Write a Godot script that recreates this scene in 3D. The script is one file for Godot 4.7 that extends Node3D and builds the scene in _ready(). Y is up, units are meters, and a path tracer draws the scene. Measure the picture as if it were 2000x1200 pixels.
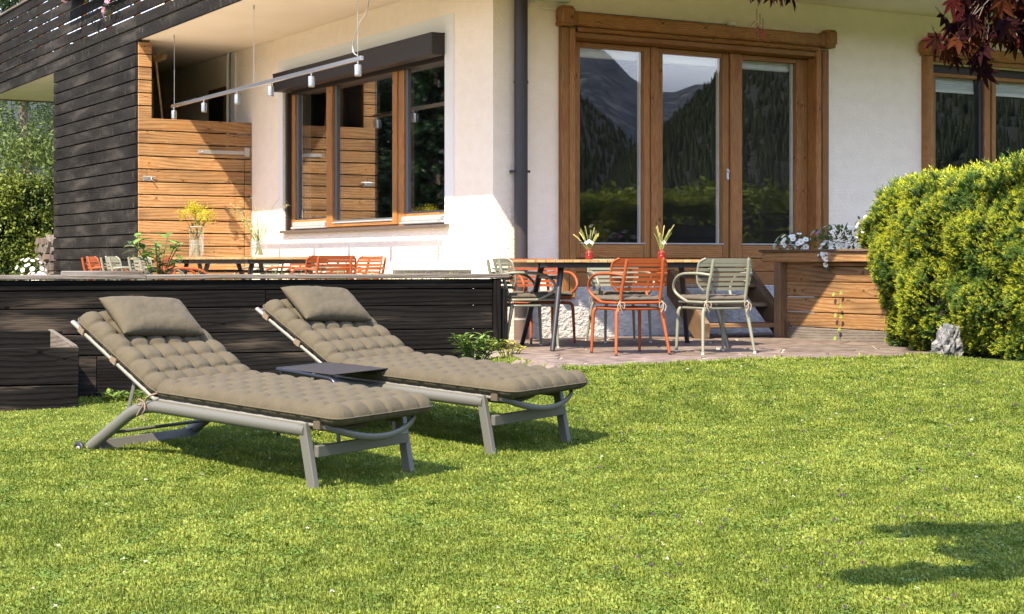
extends Node3D
# A mountain house garden: two loungers on the lawn before a raised terrace.
# House axes: local x runs along the door wall, local z out of it towards the garden.
const YAW := 0.52514
const CORNER := Vector3(-0.1836, 0.0, -15.83)
var rng := RandomNumberGenerator.new()
var mats := {}
var house_basis := Basis(Vector3.UP, YAW)

func _ready() -> void:
	rng.seed = 20240
	make_camera()
	make_sky()
	make_materials()
	make_ground()
	make_house()
	make_terrace()
	make_loungers()
	make_dining()
	make_plants()
	make_far()
	make_lawn()

func make_camera() -> void:
	var cam := Camera3D.new()
	cam.name = "camera"
	cam.projection = Camera3D.PROJECTION_FRUSTUM
	cam.near = 0.1
	cam.far = 9000.0
	cam.keep_aspect = Camera3D.KEEP_HEIGHT
	cam.size = 0.1 * 1200.0 / 3191.0
	cam.frustum_offset = Vector2(0.0, -0.1 * 89.0 / 3191.0)
	cam.position = Vector3(0, 0.76, 0)
	add_child(cam)
	cam.current = true

func make_sky() -> void:
	var env := Environment.new()
	env.background_mode = Environment.BG_SKY
	env.tonemap_mode = Environment.TONE_MAPPER_LINEAR
	env.tonemap_exposure = 2.75
	env.sdfgi_enabled = true
	env.ssao_enabled = true
	env.ssil_enabled = true
	var sm := ProceduralSkyMaterial.new()
	sm.sky_top_color = Color(0.26, 0.42, 0.71)
	sm.sky_horizon_color = Color(0.835, 0.86, 0.885)
	sm.sky_curve = 0.22
	sm.ground_bottom_color = Color(0.30, 0.32, 0.24)
	sm.ground_horizon_color = Color(0.55, 0.60, 0.55)
	sm.sun_angle_max = 20.0
	sm.sun_curve = 0.1
	sm.sky_cover = sky_clouds()
	sm.sky_cover_modulate = Color(1, 1, 1, 1)
	sm.sky_energy_multiplier = 1.0
	var sky := Sky.new()
	sky.sky_material = sm
	env.sky = sky
	env.background_energy_multiplier = 1.35
	var we := WorldEnvironment.new()
	we.name = "environment"
	we.environment = env
	add_child(we)
	var sun := DirectionalLight3D.new()
	sun.name = "sun"
	sun.light_energy = 1.6
	sun.light_color = Color(1.0, 0.93, 0.82)
	sun.light_angular_distance = 0.5
	sun.shadow_enabled = true
	add_child(sun)
	sun.look_at_from_position(Vector3.ZERO, Vector3(0.711, -1.74, -1.267), Vector3.UP)

func sky_clouds() -> ImageTexture:
	var w := 768
	var h := 384
	var im := Image.create(w, h, false, Image.FORMAT_RGBA8)
	var nz := FastNoiseLite.new()
	nz.seed = 5
	nz.noise_type = FastNoiseLite.TYPE_SIMPLEX_SMOOTH
	nz.fractal_type = FastNoiseLite.FRACTAL_FBM
	nz.fractal_octaves = 5
	nz.frequency = 1.0
	for y in h / 2:
		var el := (0.5 - (y + 0.5) / h) * PI
		for x in w:
			var az := (x + 0.5) / w * TAU
			var d := Vector3(cos(az) * cos(el), sin(el), sin(az) * cos(el))
			var s := 1.0 / (d.y + 0.22)
			var p := Vector3(d.x * s, d.y * 2.0, d.z * s) * 0.8
			var v := nz.get_noise_3d(p.x, p.y, p.z) * 1.6 + 0.10
			var a := smoothstep(0.0, 0.5, v)
			var b := 0.80 + 0.20 * smoothstep(0.1, 0.7, v) - 0.16 * nz.get_noise_3d(p.x * 2.1 + 9.0, p.y * 2.0, p.z * 2.1)
			im.set_pixel(x, y, Color(b, b, b * 1.01, a * 0.5))
	return ImageTexture.create_from_image(im)

# ---------------------------------------------------------------- small helpers
func hw(a: float, y: float, b: float) -> Vector3:
	return CORNER + house_basis * Vector3(a, y, b)

func wp(x: float, y: float, depth: float) -> Vector3:
	return Vector3(x, y, -depth)

func rr(a: float, b: float) -> float:
	return rng.randf_range(a, b)

func thing(called: String, label: String, category: String, at: Vector3, yaw: float = 0.0, group: String = "") -> Node3D:
	var o := Node3D.new()
	o.name = called
	o.position = at
	o.rotation.y = yaw
	add_child(o, true)
	o.set_meta("label", label)
	o.set_meta("category", category)
	if group != "":
		o.set_meta("group", group)
	return o

func relabel(o: Node3D, label: String, group: String = "") -> void:
	o.set_meta("label", label)
	if group != "":
		o.set_meta("group", group)

func part(called: String, mesh: Mesh, m: Material, parent: Node3D, xf: Transform3D = Transform3D.IDENTITY) -> MeshInstance3D:
	var o := MeshInstance3D.new()
	o.name = called
	o.mesh = mesh
	o.material_override = m
	o.transform = xf
	parent.add_child(o, true)
	return o

func empty(called: String, parent: Node3D, at: Vector3 = Vector3.ZERO, yaw: float = 0.0) -> Node3D:
	var o := Node3D.new()
	o.name = called
	o.position = at
	o.rotation.y = yaw
	parent.add_child(o, true)
	return o

func copy_of(src: Node3D, at: Vector3, yaw: float, label: String, group: String = "") -> Node3D:
	var c: Node3D = src.duplicate()
	c.name = src.name
	add_child(c, true)
	c.position = at
	c.rotation = Vector3(0, yaw, 0)
	relabel(c, label, group)
	return c

func scatter(called: String, mesh: Mesh, m: Material, xfs: Array[Transform3D], cols: PackedColorArray, parent: Node3D) -> MultiMeshInstance3D:
	var mm := MultiMesh.new()
	mm.transform_format = MultiMesh.TRANSFORM_3D
	mm.use_colors = cols.size() > 0
	mm.mesh = mesh
	mm.instance_count = xfs.size()
	for i in xfs.size():
		mm.set_instance_transform(i, xfs[i])
		if cols.size() > 0:
			mm.set_instance_color(i, cols[i])
	var o := MultiMeshInstance3D.new()
	o.name = called
	o.multimesh = mm
	o.material_override = m
	o.set_meta("kind", "stuff")
	parent.add_child(o, true)
	return o

# ---------------------------------------------------------------- mesh builder
class Shape:
	var v := PackedVector3Array()
	var n := PackedVector3Array()
	var uv := PackedVector2Array()
	var c := PackedColorArray()
	var col := Color.WHITE

	func tri(a: Vector3, b: Vector3, d: Vector3, na: Vector3, nb: Vector3, nd: Vector3, ua := Vector2.ZERO, ub := Vector2.ZERO, ud := Vector2.ZERO) -> void:
		if (b - a).cross(d - a).dot(na + nb + nd) > 0.0:
			v.append_array([a, d, b])
			n.append_array([na, nd, nb])
			uv.append_array([ua, ud, ub])
		else:
			v.append_array([a, b, d])
			n.append_array([na, nb, nd])
			uv.append_array([ua, ub, ud])
		c.append_array([col, col, col])

	func flat_tri(a: Vector3, b: Vector3, d: Vector3) -> void:
		var k := (b - a).cross(d - a).normalized()
		tri(a, b, d, -k, -k, -k)

	func quad(a: Vector3, b: Vector3, d: Vector3, e: Vector3, k: Vector3, us: Array = []) -> void:
		if us.is_empty():
			tri(a, b, d, k, k, k)
			tri(a, d, e, k, k, k)
		else:
			tri(a, b, d, k, k, k, us[0], us[1], us[2])
			tri(a, d, e, k, k, k, us[0], us[2], us[3])

	# a box with chamfered edges; the texture's u runs along its axis number "along"
	func box(centre: Vector3, size: Vector3, bev := 0.0, basis := Basis.IDENTITY, along := 0, off := Vector2.ZERO, us := 0.25, vs := 1.0) -> void:
		var h := size * 0.5
		bev = minf(bev, minf(h.x, minf(h.y, h.z)) * 0.9)
		for ax in 3:
			var i := (ax + 1) % 3
			var j := (ax + 2) % 3
			for s in [-1.0, 1.0]:
				var q: Array[Vector3] = []
				var t: Array[Vector2] = []
				for st in [[-1.0, -1.0], [1.0, -1.0], [1.0, 1.0], [-1.0, 1.0]]:
					var p := Vector3.ZERO
					p[ax] = s * h[ax]
					p[i] = st[0] * (h[i] - bev)
					p[j] = st[1] * (h[j] - bev)
					var lu := along if along != ax else i
					var lv := 3 - ax - lu
					q.append(centre + basis * p)
					t.append(off + Vector2((p[lu] + h[lu]) * us, (p[lv] + h[lv] + (0.0 if ax == 2 else h[ax] * 0.7)) * vs))
				var k := Vector3.ZERO
				k[ax] = s
				quad(q[0], q[1], q[2], q[3], basis * k, t)
		if bev <= 0.0:
			return
		for ax in 3:
			var i := (ax + 1) % 3
			var j := (ax + 2) % 3
			for si in [-1.0, 1.0]:
				for sj in [-1.0, 1.0]:
					var k := Vector3.ZERO
					k[i] = si * 0.7071
					k[j] = sj * 0.7071
					var q: Array[Vector3] = []
					var t: Array[Vector2] = []
					for st in [[-1.0, 0], [1.0, 0], [1.0, 1], [-1.0, 1]]:
						var p := Vector3.ZERO
						p[ax] = st[0] * (h[ax] - bev)
						p[i] = si * (h[i] - (bev if st[1] == 1 else 0.0))
						p[j] = sj * (h[j] - (bev if st[1] == 0 else 0.0))
						q.append(centre + basis * p)
						t.append(off + Vector2((p[along] + h[along]) * us, (p[(along + 1) % 3] + h[(along + 1) % 3]) * vs))
					quad(q[0], q[1], q[2], q[3], basis * k, t)
		for sx in [-1.0, 1.0]:
			for sy in [-1.0, 1.0]:
				for sz in [-1.0, 1.0]:
					var s := Vector3(sx, sy, sz)
					var q: Array[Vector3] = []
					for ax in 3:
						var p := s * h
						for o in 3:
							if o != ax:
								p[o] = s[o] * (h[o] - bev)
						q.append(centre + basis * p)
					var k := basis * (s * 0.57735)
					tri(q[0], q[1], q[2], k, k, k, off, off, off)

	# a round or oval bar through points, with one radius or one for each point
	func tube(pts: PackedVector3Array, r: Variant, sides := 8, squash := Vector2.ONE, up := Vector3.UP, caps := true) -> void:
		var m := pts.size()
		var rows: Array[PackedVector3Array] = []
		var nrm: Array[PackedVector3Array] = []
		var x := Vector3.ZERO
		var len := 0.0
		var lens := PackedFloat32Array()
		for i in m:
			var t := (pts[mini(i + 1, m - 1)] - pts[maxi(i - 1, 0)]).normalized()
			if i > 0:
				len += pts[i].distance_to(pts[i - 1])
			lens.append(len)
			if i == 0:
				x = up.cross(t)
				if x.length() < 0.05:
					x = Vector3.RIGHT.cross(t)
			x = (x - t * x.dot(t)).normalized()
			var y := t.cross(x)
			var rad: float = r if (r is float or r is int) else r[i]
			var row := PackedVector3Array()
			var nr := PackedVector3Array()
			for k in sides + 1:
				var a := TAU * k / sides
				var d := x * cos(a) * squash.x + y * sin(a) * squash.y
				row.append(pts[i] + d * rad)
				nr.append((x * cos(a) / squash.x + y * sin(a) / squash.y).normalized())
			rows.append(row)
			nrm.append(nr)
		for i in m - 1:
			for k in sides:
				var u0 := Vector2(lens[i], float(k) / sides)
				var u1 := Vector2(lens[i + 1], float(k) / sides)
				var du := Vector2(0, 1.0 / sides)
				tri(rows[i][k], rows[i + 1][k], rows[i + 1][k + 1], nrm[i][k], nrm[i + 1][k], nrm[i + 1][k + 1], u0, u1, u1 + du)
				tri(rows[i][k], rows[i + 1][k + 1], rows[i][k + 1], nrm[i][k], nrm[i + 1][k + 1], nrm[i][k + 1], u0, u1 + du, u0 + du)
		if caps:
			for e in [0, m - 1]:
				var k: Vector3 = (pts[0] - pts[1]).normalized() if e == 0 else (pts[m - 1] - pts[m - 2]).normalized()
				for q in sides:
					tri(pts[e], rows[e][q], rows[e][q + 1], k, k, k)

	# a turned shape: profile points are (radius, height)
	func lathe(profile: Array, sides: int, xf := Transform3D.IDENTITY) -> void:
		var m := profile.size()
		var pn: Array[Vector2] = []
		for i in m:
			var a: Vector2 = profile[maxi(i - 1, 0)]
			var b: Vector2 = profile[mini(i + 1, m - 1)]
			var d := (b - a).normalized()
			pn.append(Vector2(d.y, -d.x))
		for i in m - 1:
			for k in sides:
				var q: Array[Vector3] = []
				var w: Array[Vector3] = []
				for e in [[i, k], [i + 1, k], [i + 1, k + 1], [i, k + 1]]:
					var an: float = TAU * e[1] / sides
					var p: Vector2 = profile[e[0]]
					q.append(xf * Vector3(cos(an) * p.x, p.y, sin(an) * p.x))
					w.append((xf.basis * Vector3(cos(an) * pn[e[0]].x, pn[e[0]].y, sin(an) * pn[e[0]].x)).normalized())
				tri(q[0], q[1], q[2], w[0], w[1], w[2])
				tri(q[0], q[2], q[3], w[0], w[2], w[3])

	# a sheet of points (rows of equal length) with smooth normals
	func sheet(rows: Array[PackedVector3Array], outward: Vector3, closed := false, uvs := Vector2.ONE) -> void:
		var m := rows.size()
		var w := rows[0].size()
		var nr: Array[PackedVector3Array] = []
		var flip := 0.0
		for i in m:
			var line := PackedVector3Array()
			for k in w:
				var l := rows[i][(k - 1 + (w - 1 if k == 0 else 0)) if closed else maxi(k - 1, 0)]
				var r := rows[i][(k + 1 - (w - 1 if k == w - 1 else 0)) if closed else mini(k + 1, w - 1)]
				var q := (rows[mini(i + 1, m - 1)][k] - rows[maxi(i - 1, 0)][k]).cross(r - l).normalized()
				line.append(q)
				flip += q.dot(outward)
			nr.append(line)
		if closed:
			flip = 0.0
			var mid := Vector3.ZERO
			for i in m:
				for k in w:
					mid += rows[i][k]
			mid /= m * w
			for i in m:
				for k in w:
					flip += nr[i][k].dot(rows[i][k] - mid)
		var s := -1.0 if flip < 0.0 else 1.0
		for i in m - 1:
			for k in w - 1:
				var a := Vector2(i, k) * uvs
				tri(rows[i][k], rows[i + 1][k], rows[i + 1][k + 1], nr[i][k] * s, nr[i + 1][k] * s, nr[i + 1][k + 1] * s, a, a + Vector2(uvs.x, 0), a + uvs)
				tri(rows[i][k], rows[i + 1][k + 1], rows[i][k + 1], nr[i][k] * s, nr[i + 1][k + 1] * s, nr[i][k + 1] * s, a, a + uvs, a + Vector2(0, uvs.y))

	func done() -> ArrayMesh:
		var arr := []
		arr.resize(Mesh.ARRAY_MAX)
		arr[Mesh.ARRAY_VERTEX] = v
		arr[Mesh.ARRAY_NORMAL] = n
		arr[Mesh.ARRAY_TEX_UV] = uv
		arr[Mesh.ARRAY_COLOR] = c
		var am := ArrayMesh.new()
		am.add_surface_from_arrays(Mesh.PRIMITIVE_TRIANGLES, arr)
		return am

func bend(pts: Array, r := 0.05, steps := 4) -> PackedVector3Array:
	# a path with its corners rounded
	var out := PackedVector3Array()
	out.append(pts[0])
	for i in range(1, pts.size() - 1):
		var p: Vector3 = pts[i]
		var a: Vector3 = pts[i - 1]
		var b: Vector3 = pts[i + 1]
		var ra := minf(r, p.distance_to(a) * 0.48)
		var rb := minf(r, p.distance_to(b) * 0.48)
		var s := p + (a - p).normalized() * ra
		var e := p + (b - p).normalized() * rb
		for k in steps + 1:
			var t := float(k) / steps
			out.append(s * (1 - t) * (1 - t) + p * 2.0 * t * (1 - t) + e * t * t)
	out.append(pts[pts.size() - 1])
	return out

func spline(pts: Array, steps := 6) -> PackedVector3Array:
	var out := PackedVector3Array()
	for i in pts.size() - 1:
		var p0: Vector3 = pts[maxi(i - 1, 0)]
		var p1: Vector3 = pts[i]
		var p2: Vector3 = pts[i + 1]
		var p3: Vector3 = pts[mini(i + 2, pts.size() - 1)]
		for k in steps:
			out.append(p1.cubic_interpolate(p2, p0, p3, float(k) / steps))
	out.append(pts[pts.size() - 1])
	return out

func grey(t: float) -> Color:
	return Color(t, t, t)

# a sawn board with its own cut of the grain; its length runs along x
func board_mesh(size: Vector3, tint: Color, bev := 0.004, along := 0, us := 0.24, vs := 1.0) -> ArrayMesh:
	var s := Shape.new()
	s.col = tint
	var l: float = size[along] * us
	var off := Vector2(rr(0.0, maxf(0.0, 0.98 - l)), rr(0.0, 0.7))
	s.box(Vector3.ZERO, size, bev, Basis.IDENTITY, along, off, us, vs)
	return s.done()

func board(parent: Node3D, called: String, centre: Vector3, size: Vector3, m: Material, tint := 1.0, along := 0, bev := 0.004) -> MeshInstance3D:
	return part(called, board_mesh(size, grey(tint), bev, along), m, parent, Transform3D(Basis.IDENTITY, centre))

# ---------------------------------------------------------------- materials
func fnoise(sd: int, freq: float, oct := 3, kind := FastNoiseLite.TYPE_SIMPLEX_SMOOTH) -> FastNoiseLite:
	var f := FastNoiseLite.new()
	f.seed = sd
	f.noise_type = kind
	f.frequency = freq
	f.fractal_type = FastNoiseLite.FRACTAL_FBM if oct > 1 else FastNoiseLite.FRACTAL_NONE
	f.fractal_octaves = oct
	return f

# grain of sawn boards: 4.1 m of length by 1 m of height
func wood_texture(sd: int, early: Color, late: Color, patch: Color, patch_share: float, rings: float, knots: int, fibre: float, scratch: float, scratch_col: Color, mottle := 0.3) -> Array:
	var w := 1024
	var h := 256
	var im := Image.create(w, h, false, Image.FORMAT_RGB8)
	var hm := Image.create(w, h, false, Image.FORMAT_RGB8)
	var na := fnoise(sd, 1.0, 3)
	var nb := fnoise(sd + 1, 1.0, 2)
	var nc := fnoise(sd + 2, 1.0, 1)
	var g := RandomNumberGenerator.new()
	g.seed = sd
	var kx := PackedFloat32Array()
	var ky := PackedFloat32Array()
	var kr := PackedFloat32Array()
	for i in knots:
		kx.append(g.randf() * 4.1)
		ky.append(g.randf())
		kr.append(g.randf_range(0.006, 0.02))
	for y in h:
		var fy := float(y) / h
		for x in w:
			var fx := 4.1 * x / w
			var wy := fy + 0.032 * na.get_noise_2d(fx * 0.45, fy * 2.3)
			var dark := 0.0
			for i in knots:
				var dx := (fx - kx[i])
				if absf(dx) < 0.3:
					var dy := fy - ky[i]
					var r := kr[i]
					var e := dx * dx / (r * r * 14.0) + dy * dy / (r * r * 2.5)
					if e < 7.0:
						wy += signf(dy) * r * 1.3 * exp(-e)
						dark = maxf(dark, 1.0 - smoothstep(0.1, 0.75, dx * dx / (r * r * 2.2) + dy * dy / (r * r)))
			var ring := wy * rings + 1.6 * nb.get_noise_2d(fx * 0.3, wy * 1.5)
			var q := ring - floorf(ring)
			var l := smoothstep(0.35, 0.9, q) * (1.0 - smoothstep(0.93, 1.0, q))
			var f := nc.get_noise_2d(fx * 7.0, fy * 190.0)
			var tone := na.get_noise_2d(fx * 0.8 + 31.0, fy * 3.0)
			var c := early.lerp(late, clampf(l * 0.85 + f * fibre + 0.08, 0.0, 1.0))
			c = c.lerp(patch, clampf(smoothstep(0.25 - patch_share, 0.75 - patch_share, tone + 0.25 * f), 0.0, 1.0) * 0.8)
			c = c * (1.0 + mottle * tone)
			if scratch > 0.0:
				var k := nb.get_noise_2d(fx * 26.0 + fy * 6.0, fy * 5.0 + fx * 1.2)
				var k2 := na.get_noise_2d(fx * 3.0 + 70.0, fy * 3.0)
				c = c.lerp(scratch_col, clampf(smoothstep(0.28, 0.70, k) * smoothstep(0.0, 0.5, k2 + 0.22) * scratch, 0.0, 1.0))
				c = c.lerp(scratch_col * 0.5, clampf(smoothstep(0.2, 0.8, f) * 0.35 * scratch, 0.0, 1.0))
			c = c.lerp(late * 0.35, dark * 0.85)
			im.set_pixel(x, y, c.linear_to_srgb())
			var t := clampf(0.55 + 0.25 * f - 0.25 * l - 0.2 * dark, 0.0, 1.0)
			hm.set_pixel(x, y, Color(t, t, t))
	return [ImageTexture.create_from_image(im), ImageTexture.create_from_image(hm)]

func wood(called: String, tex: Array, rough: float, relief := 0.12) -> StandardMaterial3D:
	var m := StandardMaterial3D.new()
	m.resource_name = called
	m.albedo_texture = tex[0]
	m.vertex_color_use_as_albedo = true
	m.roughness = rough
	m.metallic_specular = 0.12 if called == "charred" or called == "planter_wood" else 0.35
	m.heightmap_enabled = true
	m.heightmap_texture = tex[1]
	m.heightmap_scale = relief
	mats[called] = m
	return m

func plain(called: String, lin: Color, rough := 0.6, metal := 0.0) -> StandardMaterial3D:
	var m := StandardMaterial3D.new()
	m.resource_name = called
	m.albedo_color = lin.linear_to_srgb()
	m.roughness = rough
	m.metallic = metal
	m.vertex_color_use_as_albedo = true
	mats[called] = m
	return m

func noise_tex(size: int, freq: float, oct: int, ramp: Array = [], kind := FastNoiseLite.TYPE_SIMPLEX_SMOOTH, sd := 1) -> NoiseTexture2D:
	var t := NoiseTexture2D.new()
	t.width = size
	t.height = size
	t.seamless = true
	t.generate_mipmaps = false
	t.noise = fnoise(sd, freq, oct, kind)
	if not ramp.is_empty():
		var g := Gradient.new()
		g.offsets = PackedFloat32Array(ramp.map(func(r): return r[0]))
		g.colors = PackedColorArray(ramp.map(func(r): return (r[1] as Color).linear_to_srgb()))
		t.color_ramp = g
	return t

func triplanar(m: StandardMaterial3D, scale: float, world := true) -> void:
	m.uv1_triplanar = true
	m.uv1_world_triplanar = world
	m.uv1_scale = Vector3.ONE * scale

func relief(m: StandardMaterial3D, t: Texture2D, cm: float) -> void:
	m.heightmap_enabled = true
	m.heightmap_texture = t
	m.heightmap_scale = cm

func leafy(called: String, lin: Color, through := 0.45, rough := 0.5) -> StandardMaterial3D:
	var m := plain(called, lin, rough)
	m.cull_mode = BaseMaterial3D.CULL_DISABLED
	m.backlight_enabled = true
	m.backlight = Color(through, through, through * 0.75).linear_to_srgb()
	m.metallic_specular = 0.4 if rough < 0.8 else 0.1
	return m

func make_materials() -> void:
	wood("larch", wood_texture(11, Color(0.40, 0.245, 0.115), Color(0.235, 0.105, 0.034), Color(0.26, 0.125, 0.042), 0.16, 26.0, 46, 0.26, 0.0, Color.BLACK, 0.6), 0.6)
	wood("charred", wood_texture(12, Color(0.0255, 0.0240, 0.0222), Color(0.0105, 0.0098, 0.009), Color(0.038, 0.0345, 0.031), 0.10, 40.0, 16, 0.35, 0.8, Color(0.075, 0.070, 0.064), 0.6), 0.75, 0.2)
	wood("planter_wood", wood_texture(13, Color(0.0145, 0.0136, 0.0126), Color(0.0060, 0.0056, 0.0051), Color(0.072, 0.056, 0.041), 0.07, 30.0, 18, 0.45, 0.0, Color(0.06, 0.055, 0.05), 0.5), 0.85, 0.25)
	wood("grey_wood", wood_texture(14, Color(0.16, 0.14, 0.118), Color(0.075, 0.064, 0.053), Color(0.20, 0.185, 0.165), 0.05, 34.0, 10, 0.5, 0.1, Color(0.35, 0.33, 0.3)), 0.85, 0.25)
	wood("door_wood", wood_texture(15, Color(0.40, 0.195, 0.064), Color(0.20, 0.078, 0.022), Color(0.22, 0.080, 0.022), 0.12, 60.0, 22, 0.35, 0.0, Color.BLACK), 0.5, 0.2)
	wood("stair_wood", wood_texture(16, Color(0.22, 0.14, 0.075), Color(0.12, 0.065, 0.032), Color(0.25, 0.21, 0.16), 0.05, 45.0, 12, 0.5, 0.0, Color.BLACK), 0.75, 0.2)
	wood("table_wood", wood_texture(17, Color(0.38, 0.25, 0.11), Color(0.27, 0.15, 0.055), Color(0.41, 0.29, 0.14), 0.05, 40.0, 6, 0.35, 0.0, Color.BLACK), 0.5, 0.05)
	# rough-cast plaster
	var grain := noise_tex(1024, 0.035, 4, [], FastNoiseLite.TYPE_SIMPLEX_SMOOTH, 3)
	var grain2 := noise_tex(512, 0.045, 3, [], FastNoiseLite.TYPE_CELLULAR, 4)
	var m := plain("plaster", Color(1, 1, 1), 0.9)
	m.albedo_texture = noise_tex(512, 0.012, 4, [[0.25, Color(0.855, 0.735, 0.59)], [0.75, Color(0.895, 0.78, 0.635)]], FastNoiseLite.TYPE_SIMPLEX_SMOOTH, 8)
	relief(m, grain, 0.7)
	triplanar(m, 0.9)
	m = plain("plinth_plaster", Color(1, 1, 1), 0.95)
	m.albedo_texture = noise_tex(512, 0.02, 4, [[0.25, Color(0.40, 0.40, 0.385)], [0.8, Color(0.55, 0.545, 0.53)]], FastNoiseLite.TYPE_SIMPLEX_SMOOTH, 9)
	relief(m, grain2, 1.6)
	triplanar(m, 1.1)
	m = plain("trim_plaster", Color(0.74, 0.735, 0.68), 0.9)
	relief(m, grain, 0.3)
	triplanar(m, 0.9)
	m = plain("soffit_paint", Color(1, 1, 1), 0.85)
	m.albedo_texture = noise_tex(512, 0.006, 4, [[0.2, Color(0.80, 0.715, 0.565)], [0.8, Color(0.85, 0.765, 0.615)]], FastNoiseLite.TYPE_SIMPLEX_SMOOTH, 10)
	triplanar(m, 0.2)
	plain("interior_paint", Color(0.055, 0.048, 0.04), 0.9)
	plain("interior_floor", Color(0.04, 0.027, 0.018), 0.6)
	plain("dark_void", Color(0.05, 0.045, 0.04), 0.9)
	plain("bronze_metal", Color(0.018, 0.0125, 0.011), 0.5, 0.0)
	plain("pipe_metal", Color(0.040, 0.034, 0.034), 0.45, 0.2)
	plain("black_metal", Color(0.016, 0.017, 0.019), 0.4, 0.0)
	plain("black_tube", Color(0.016, 0.018, 0.022), 0.28, 0.0)
	plain("mesh_cloth", Color(0.016, 0.0125, 0.0095), 0.8)
	plain("steel", Color(0.58, 0.57, 0.55), 0.28, 1.0)
	plain("galvanised", Color(0.50, 0.50, 0.48), 0.45, 0.8)
	plain("grey_seal", Color(0.10, 0.105, 0.11), 0.5)
	plain("aluminium_sill", Color(0.55, 0.57, 0.58), 0.35, 0.5)
	plain("blind_white", Color(0.72, 0.76, 0.76), 0.7)
	plain("white_plastic", Color(0.66, 0.66, 0.60), 0.5)
	plain("orange_paint", Color(0.255, 0.054, 0.007), 0.6)
	plain("sage_paint", Color(0.185, 0.19, 0.14), 0.42)
	plain("frame_paint", Color(0.112, 0.112, 0.096), 0.45, 0.1)
	plain("frame_light", Color(0.21, 0.20, 0.175), 0.4, 0.2)
	plain("rubber", Color(0.015, 0.015, 0.017), 0.5)
	plain("wheel_hub", Color(0.45, 0.45, 0.45), 0.4, 0.5)
	plain("strap", Color(0.17, 0.125, 0.085), 0.85)
	plain("cord", Color(0.26, 0.215, 0.155), 0.9)
	var weave := noise_tex(256, 0.22, 2, [], FastNoiseLite.TYPE_SIMPLEX_SMOOTH, 21)
	m = plain("canvas", Color(1, 1, 1), 0.9)
	m.albedo_texture = noise_tex(512, 0.01, 4, [[0.2, Color(0.061, 0.050, 0.028)], [0.8, Color(0.073, 0.060, 0.034)]], FastNoiseLite.TYPE_SIMPLEX_SMOOTH, 22)
	triplanar(m, 1.0, false)
	relief(m, noise_tex(1024, 0.022, 5, [], FastNoiseLite.TYPE_SIMPLEX_SMOOTH, 23), 0.3)
	m = plain("cushion_cloth", Color(0.085, 0.070, 0.050), 0.9)
	triplanar(m, 6.0, false)
	relief(m, weave, 0.15)
	# paving
	m = plain("paving", Color(1, 1, 1), 0.8)
	m.albedo_texture = noise_tex(512, 0.012, 5, [[0.15, Color(0.095, 0.070, 0.057)], [0.5, Color(0.145, 0.110, 0.090)], [0.85, Color(0.205, 0.16, 0.133)]], FastNoiseLite.TYPE_SIMPLEX_SMOOTH, 31)
	relief(m, noise_tex(512, 0.02, 5, [], FastNoiseLite.TYPE_SIMPLEX_SMOOTH, 32), 0.7)
	triplanar(m, 0.8)
	m = plain("mortar", Color(0.32, 0.285, 0.235), 0.95)
	relief(m, grain, 0.6)
	triplanar(m, 1.5)
	m = plain("terrace_stone", Color(0.50, 0.44, 0.36), 0.9)
	relief(m, grain, 0.6)
	triplanar(m, 1.5)
	m = plain("rock", Color(1, 1, 1), 0.8)
	m.albedo_texture = noise_tex(512, 0.02, 5, [[0.2, Color(0.06, 0.064, 0.066)], [0.5, Color(0.12, 0.125, 0.127)], [0.62, Color(0.22, 0.22, 0.215)], [0.8, Color(0.15, 0.155, 0.155)]], FastNoiseLite.TYPE_SIMPLEX_SMOOTH, 33)
	relief(m, noise_tex(512, 0.02, 5, [], FastNoiseLite.TYPE_SIMPLEX_SMOOTH, 34), 2.0)
	triplanar(m, 1.6)
	m = plain("soil", Color(1, 1, 1), 0.95)
	m.albedo_texture = noise_tex(512, 0.03, 5, [[0.25, Color(0.045, 0.062, 0.012)], [0.75, Color(0.085, 0.115, 0.020)]], FastNoiseLite.TYPE_SIMPLEX_SMOOTH, 35)
	relief(m, grain, 2.0)
	triplanar(m, 1.0)
	plain("earth", Color(0.05, 0.035, 0.022), 0.95)
	# glass, and the mirror-like coating that modern panes carry
	m = plain("glass", Color(0.03, 0.035, 0.033), 0.0)
	m.albedo_color.a = 0.02
	m.transparency = BaseMaterial3D.TRANSPARENCY_ALPHA
	m.vertex_color_use_as_albedo = false
	var dot := Image.create(4, 4, false, Image.FORMAT_RGB8)
	dot.fill(Color.WHITE)
	m = plain("pane_coating", Color(0.86, 0.90, 0.93), 0.012, 1.0)
	m.albedo_texture = ImageTexture.create_from_image(dot)
	m.albedo_color.a = 0.06
	m.transparency = BaseMaterial3D.TRANSPARENCY_ALPHA
	m.vertex_color_use_as_albedo = false
	var m2: StandardMaterial3D = m.duplicate()
	m2.albedo_color.a = 0.40
	mats["side_coating"] = m2
	m = plain("red_glass", Color(0.30, 0.012, 0.010), 0.05)
	m.albedo_color.a = 0.45
	m.transparency = BaseMaterial3D.TRANSPARENCY_ALPHA
	m.vertex_color_use_as_albedo = false
	m = plain("water", Color(0.85, 0.9, 0.75), 0.0)
	m.albedo_color.a = 0.12
	m.transparency = BaseMaterial3D.TRANSPARENCY_ALPHA
	m.vertex_color_use_as_albedo = false
	# greenery (the colour comes with the vertices and copies)
	leafy("grass_blades", Color(1, 1, 1), 0.4, 0.5)
	leafy("foliage", Color(1, 1, 1), 0.45, 0.45)
	leafy("petals", Color(1, 1, 1), 0.35, 0.6)
	leafy("maple_leaf", Color(1, 1, 1), 0.25, 0.5)
	m = plain("bark", Color(1, 1, 1), 0.9)
	m.albedo_texture = noise_tex(256, 0.03, 4, [[0.2, Color(0.06, 0.045, 0.035)], [0.8, Color(0.16, 0.13, 0.10)]], FastNoiseLite.TYPE_SIMPLEX_SMOOTH, 41)
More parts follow.
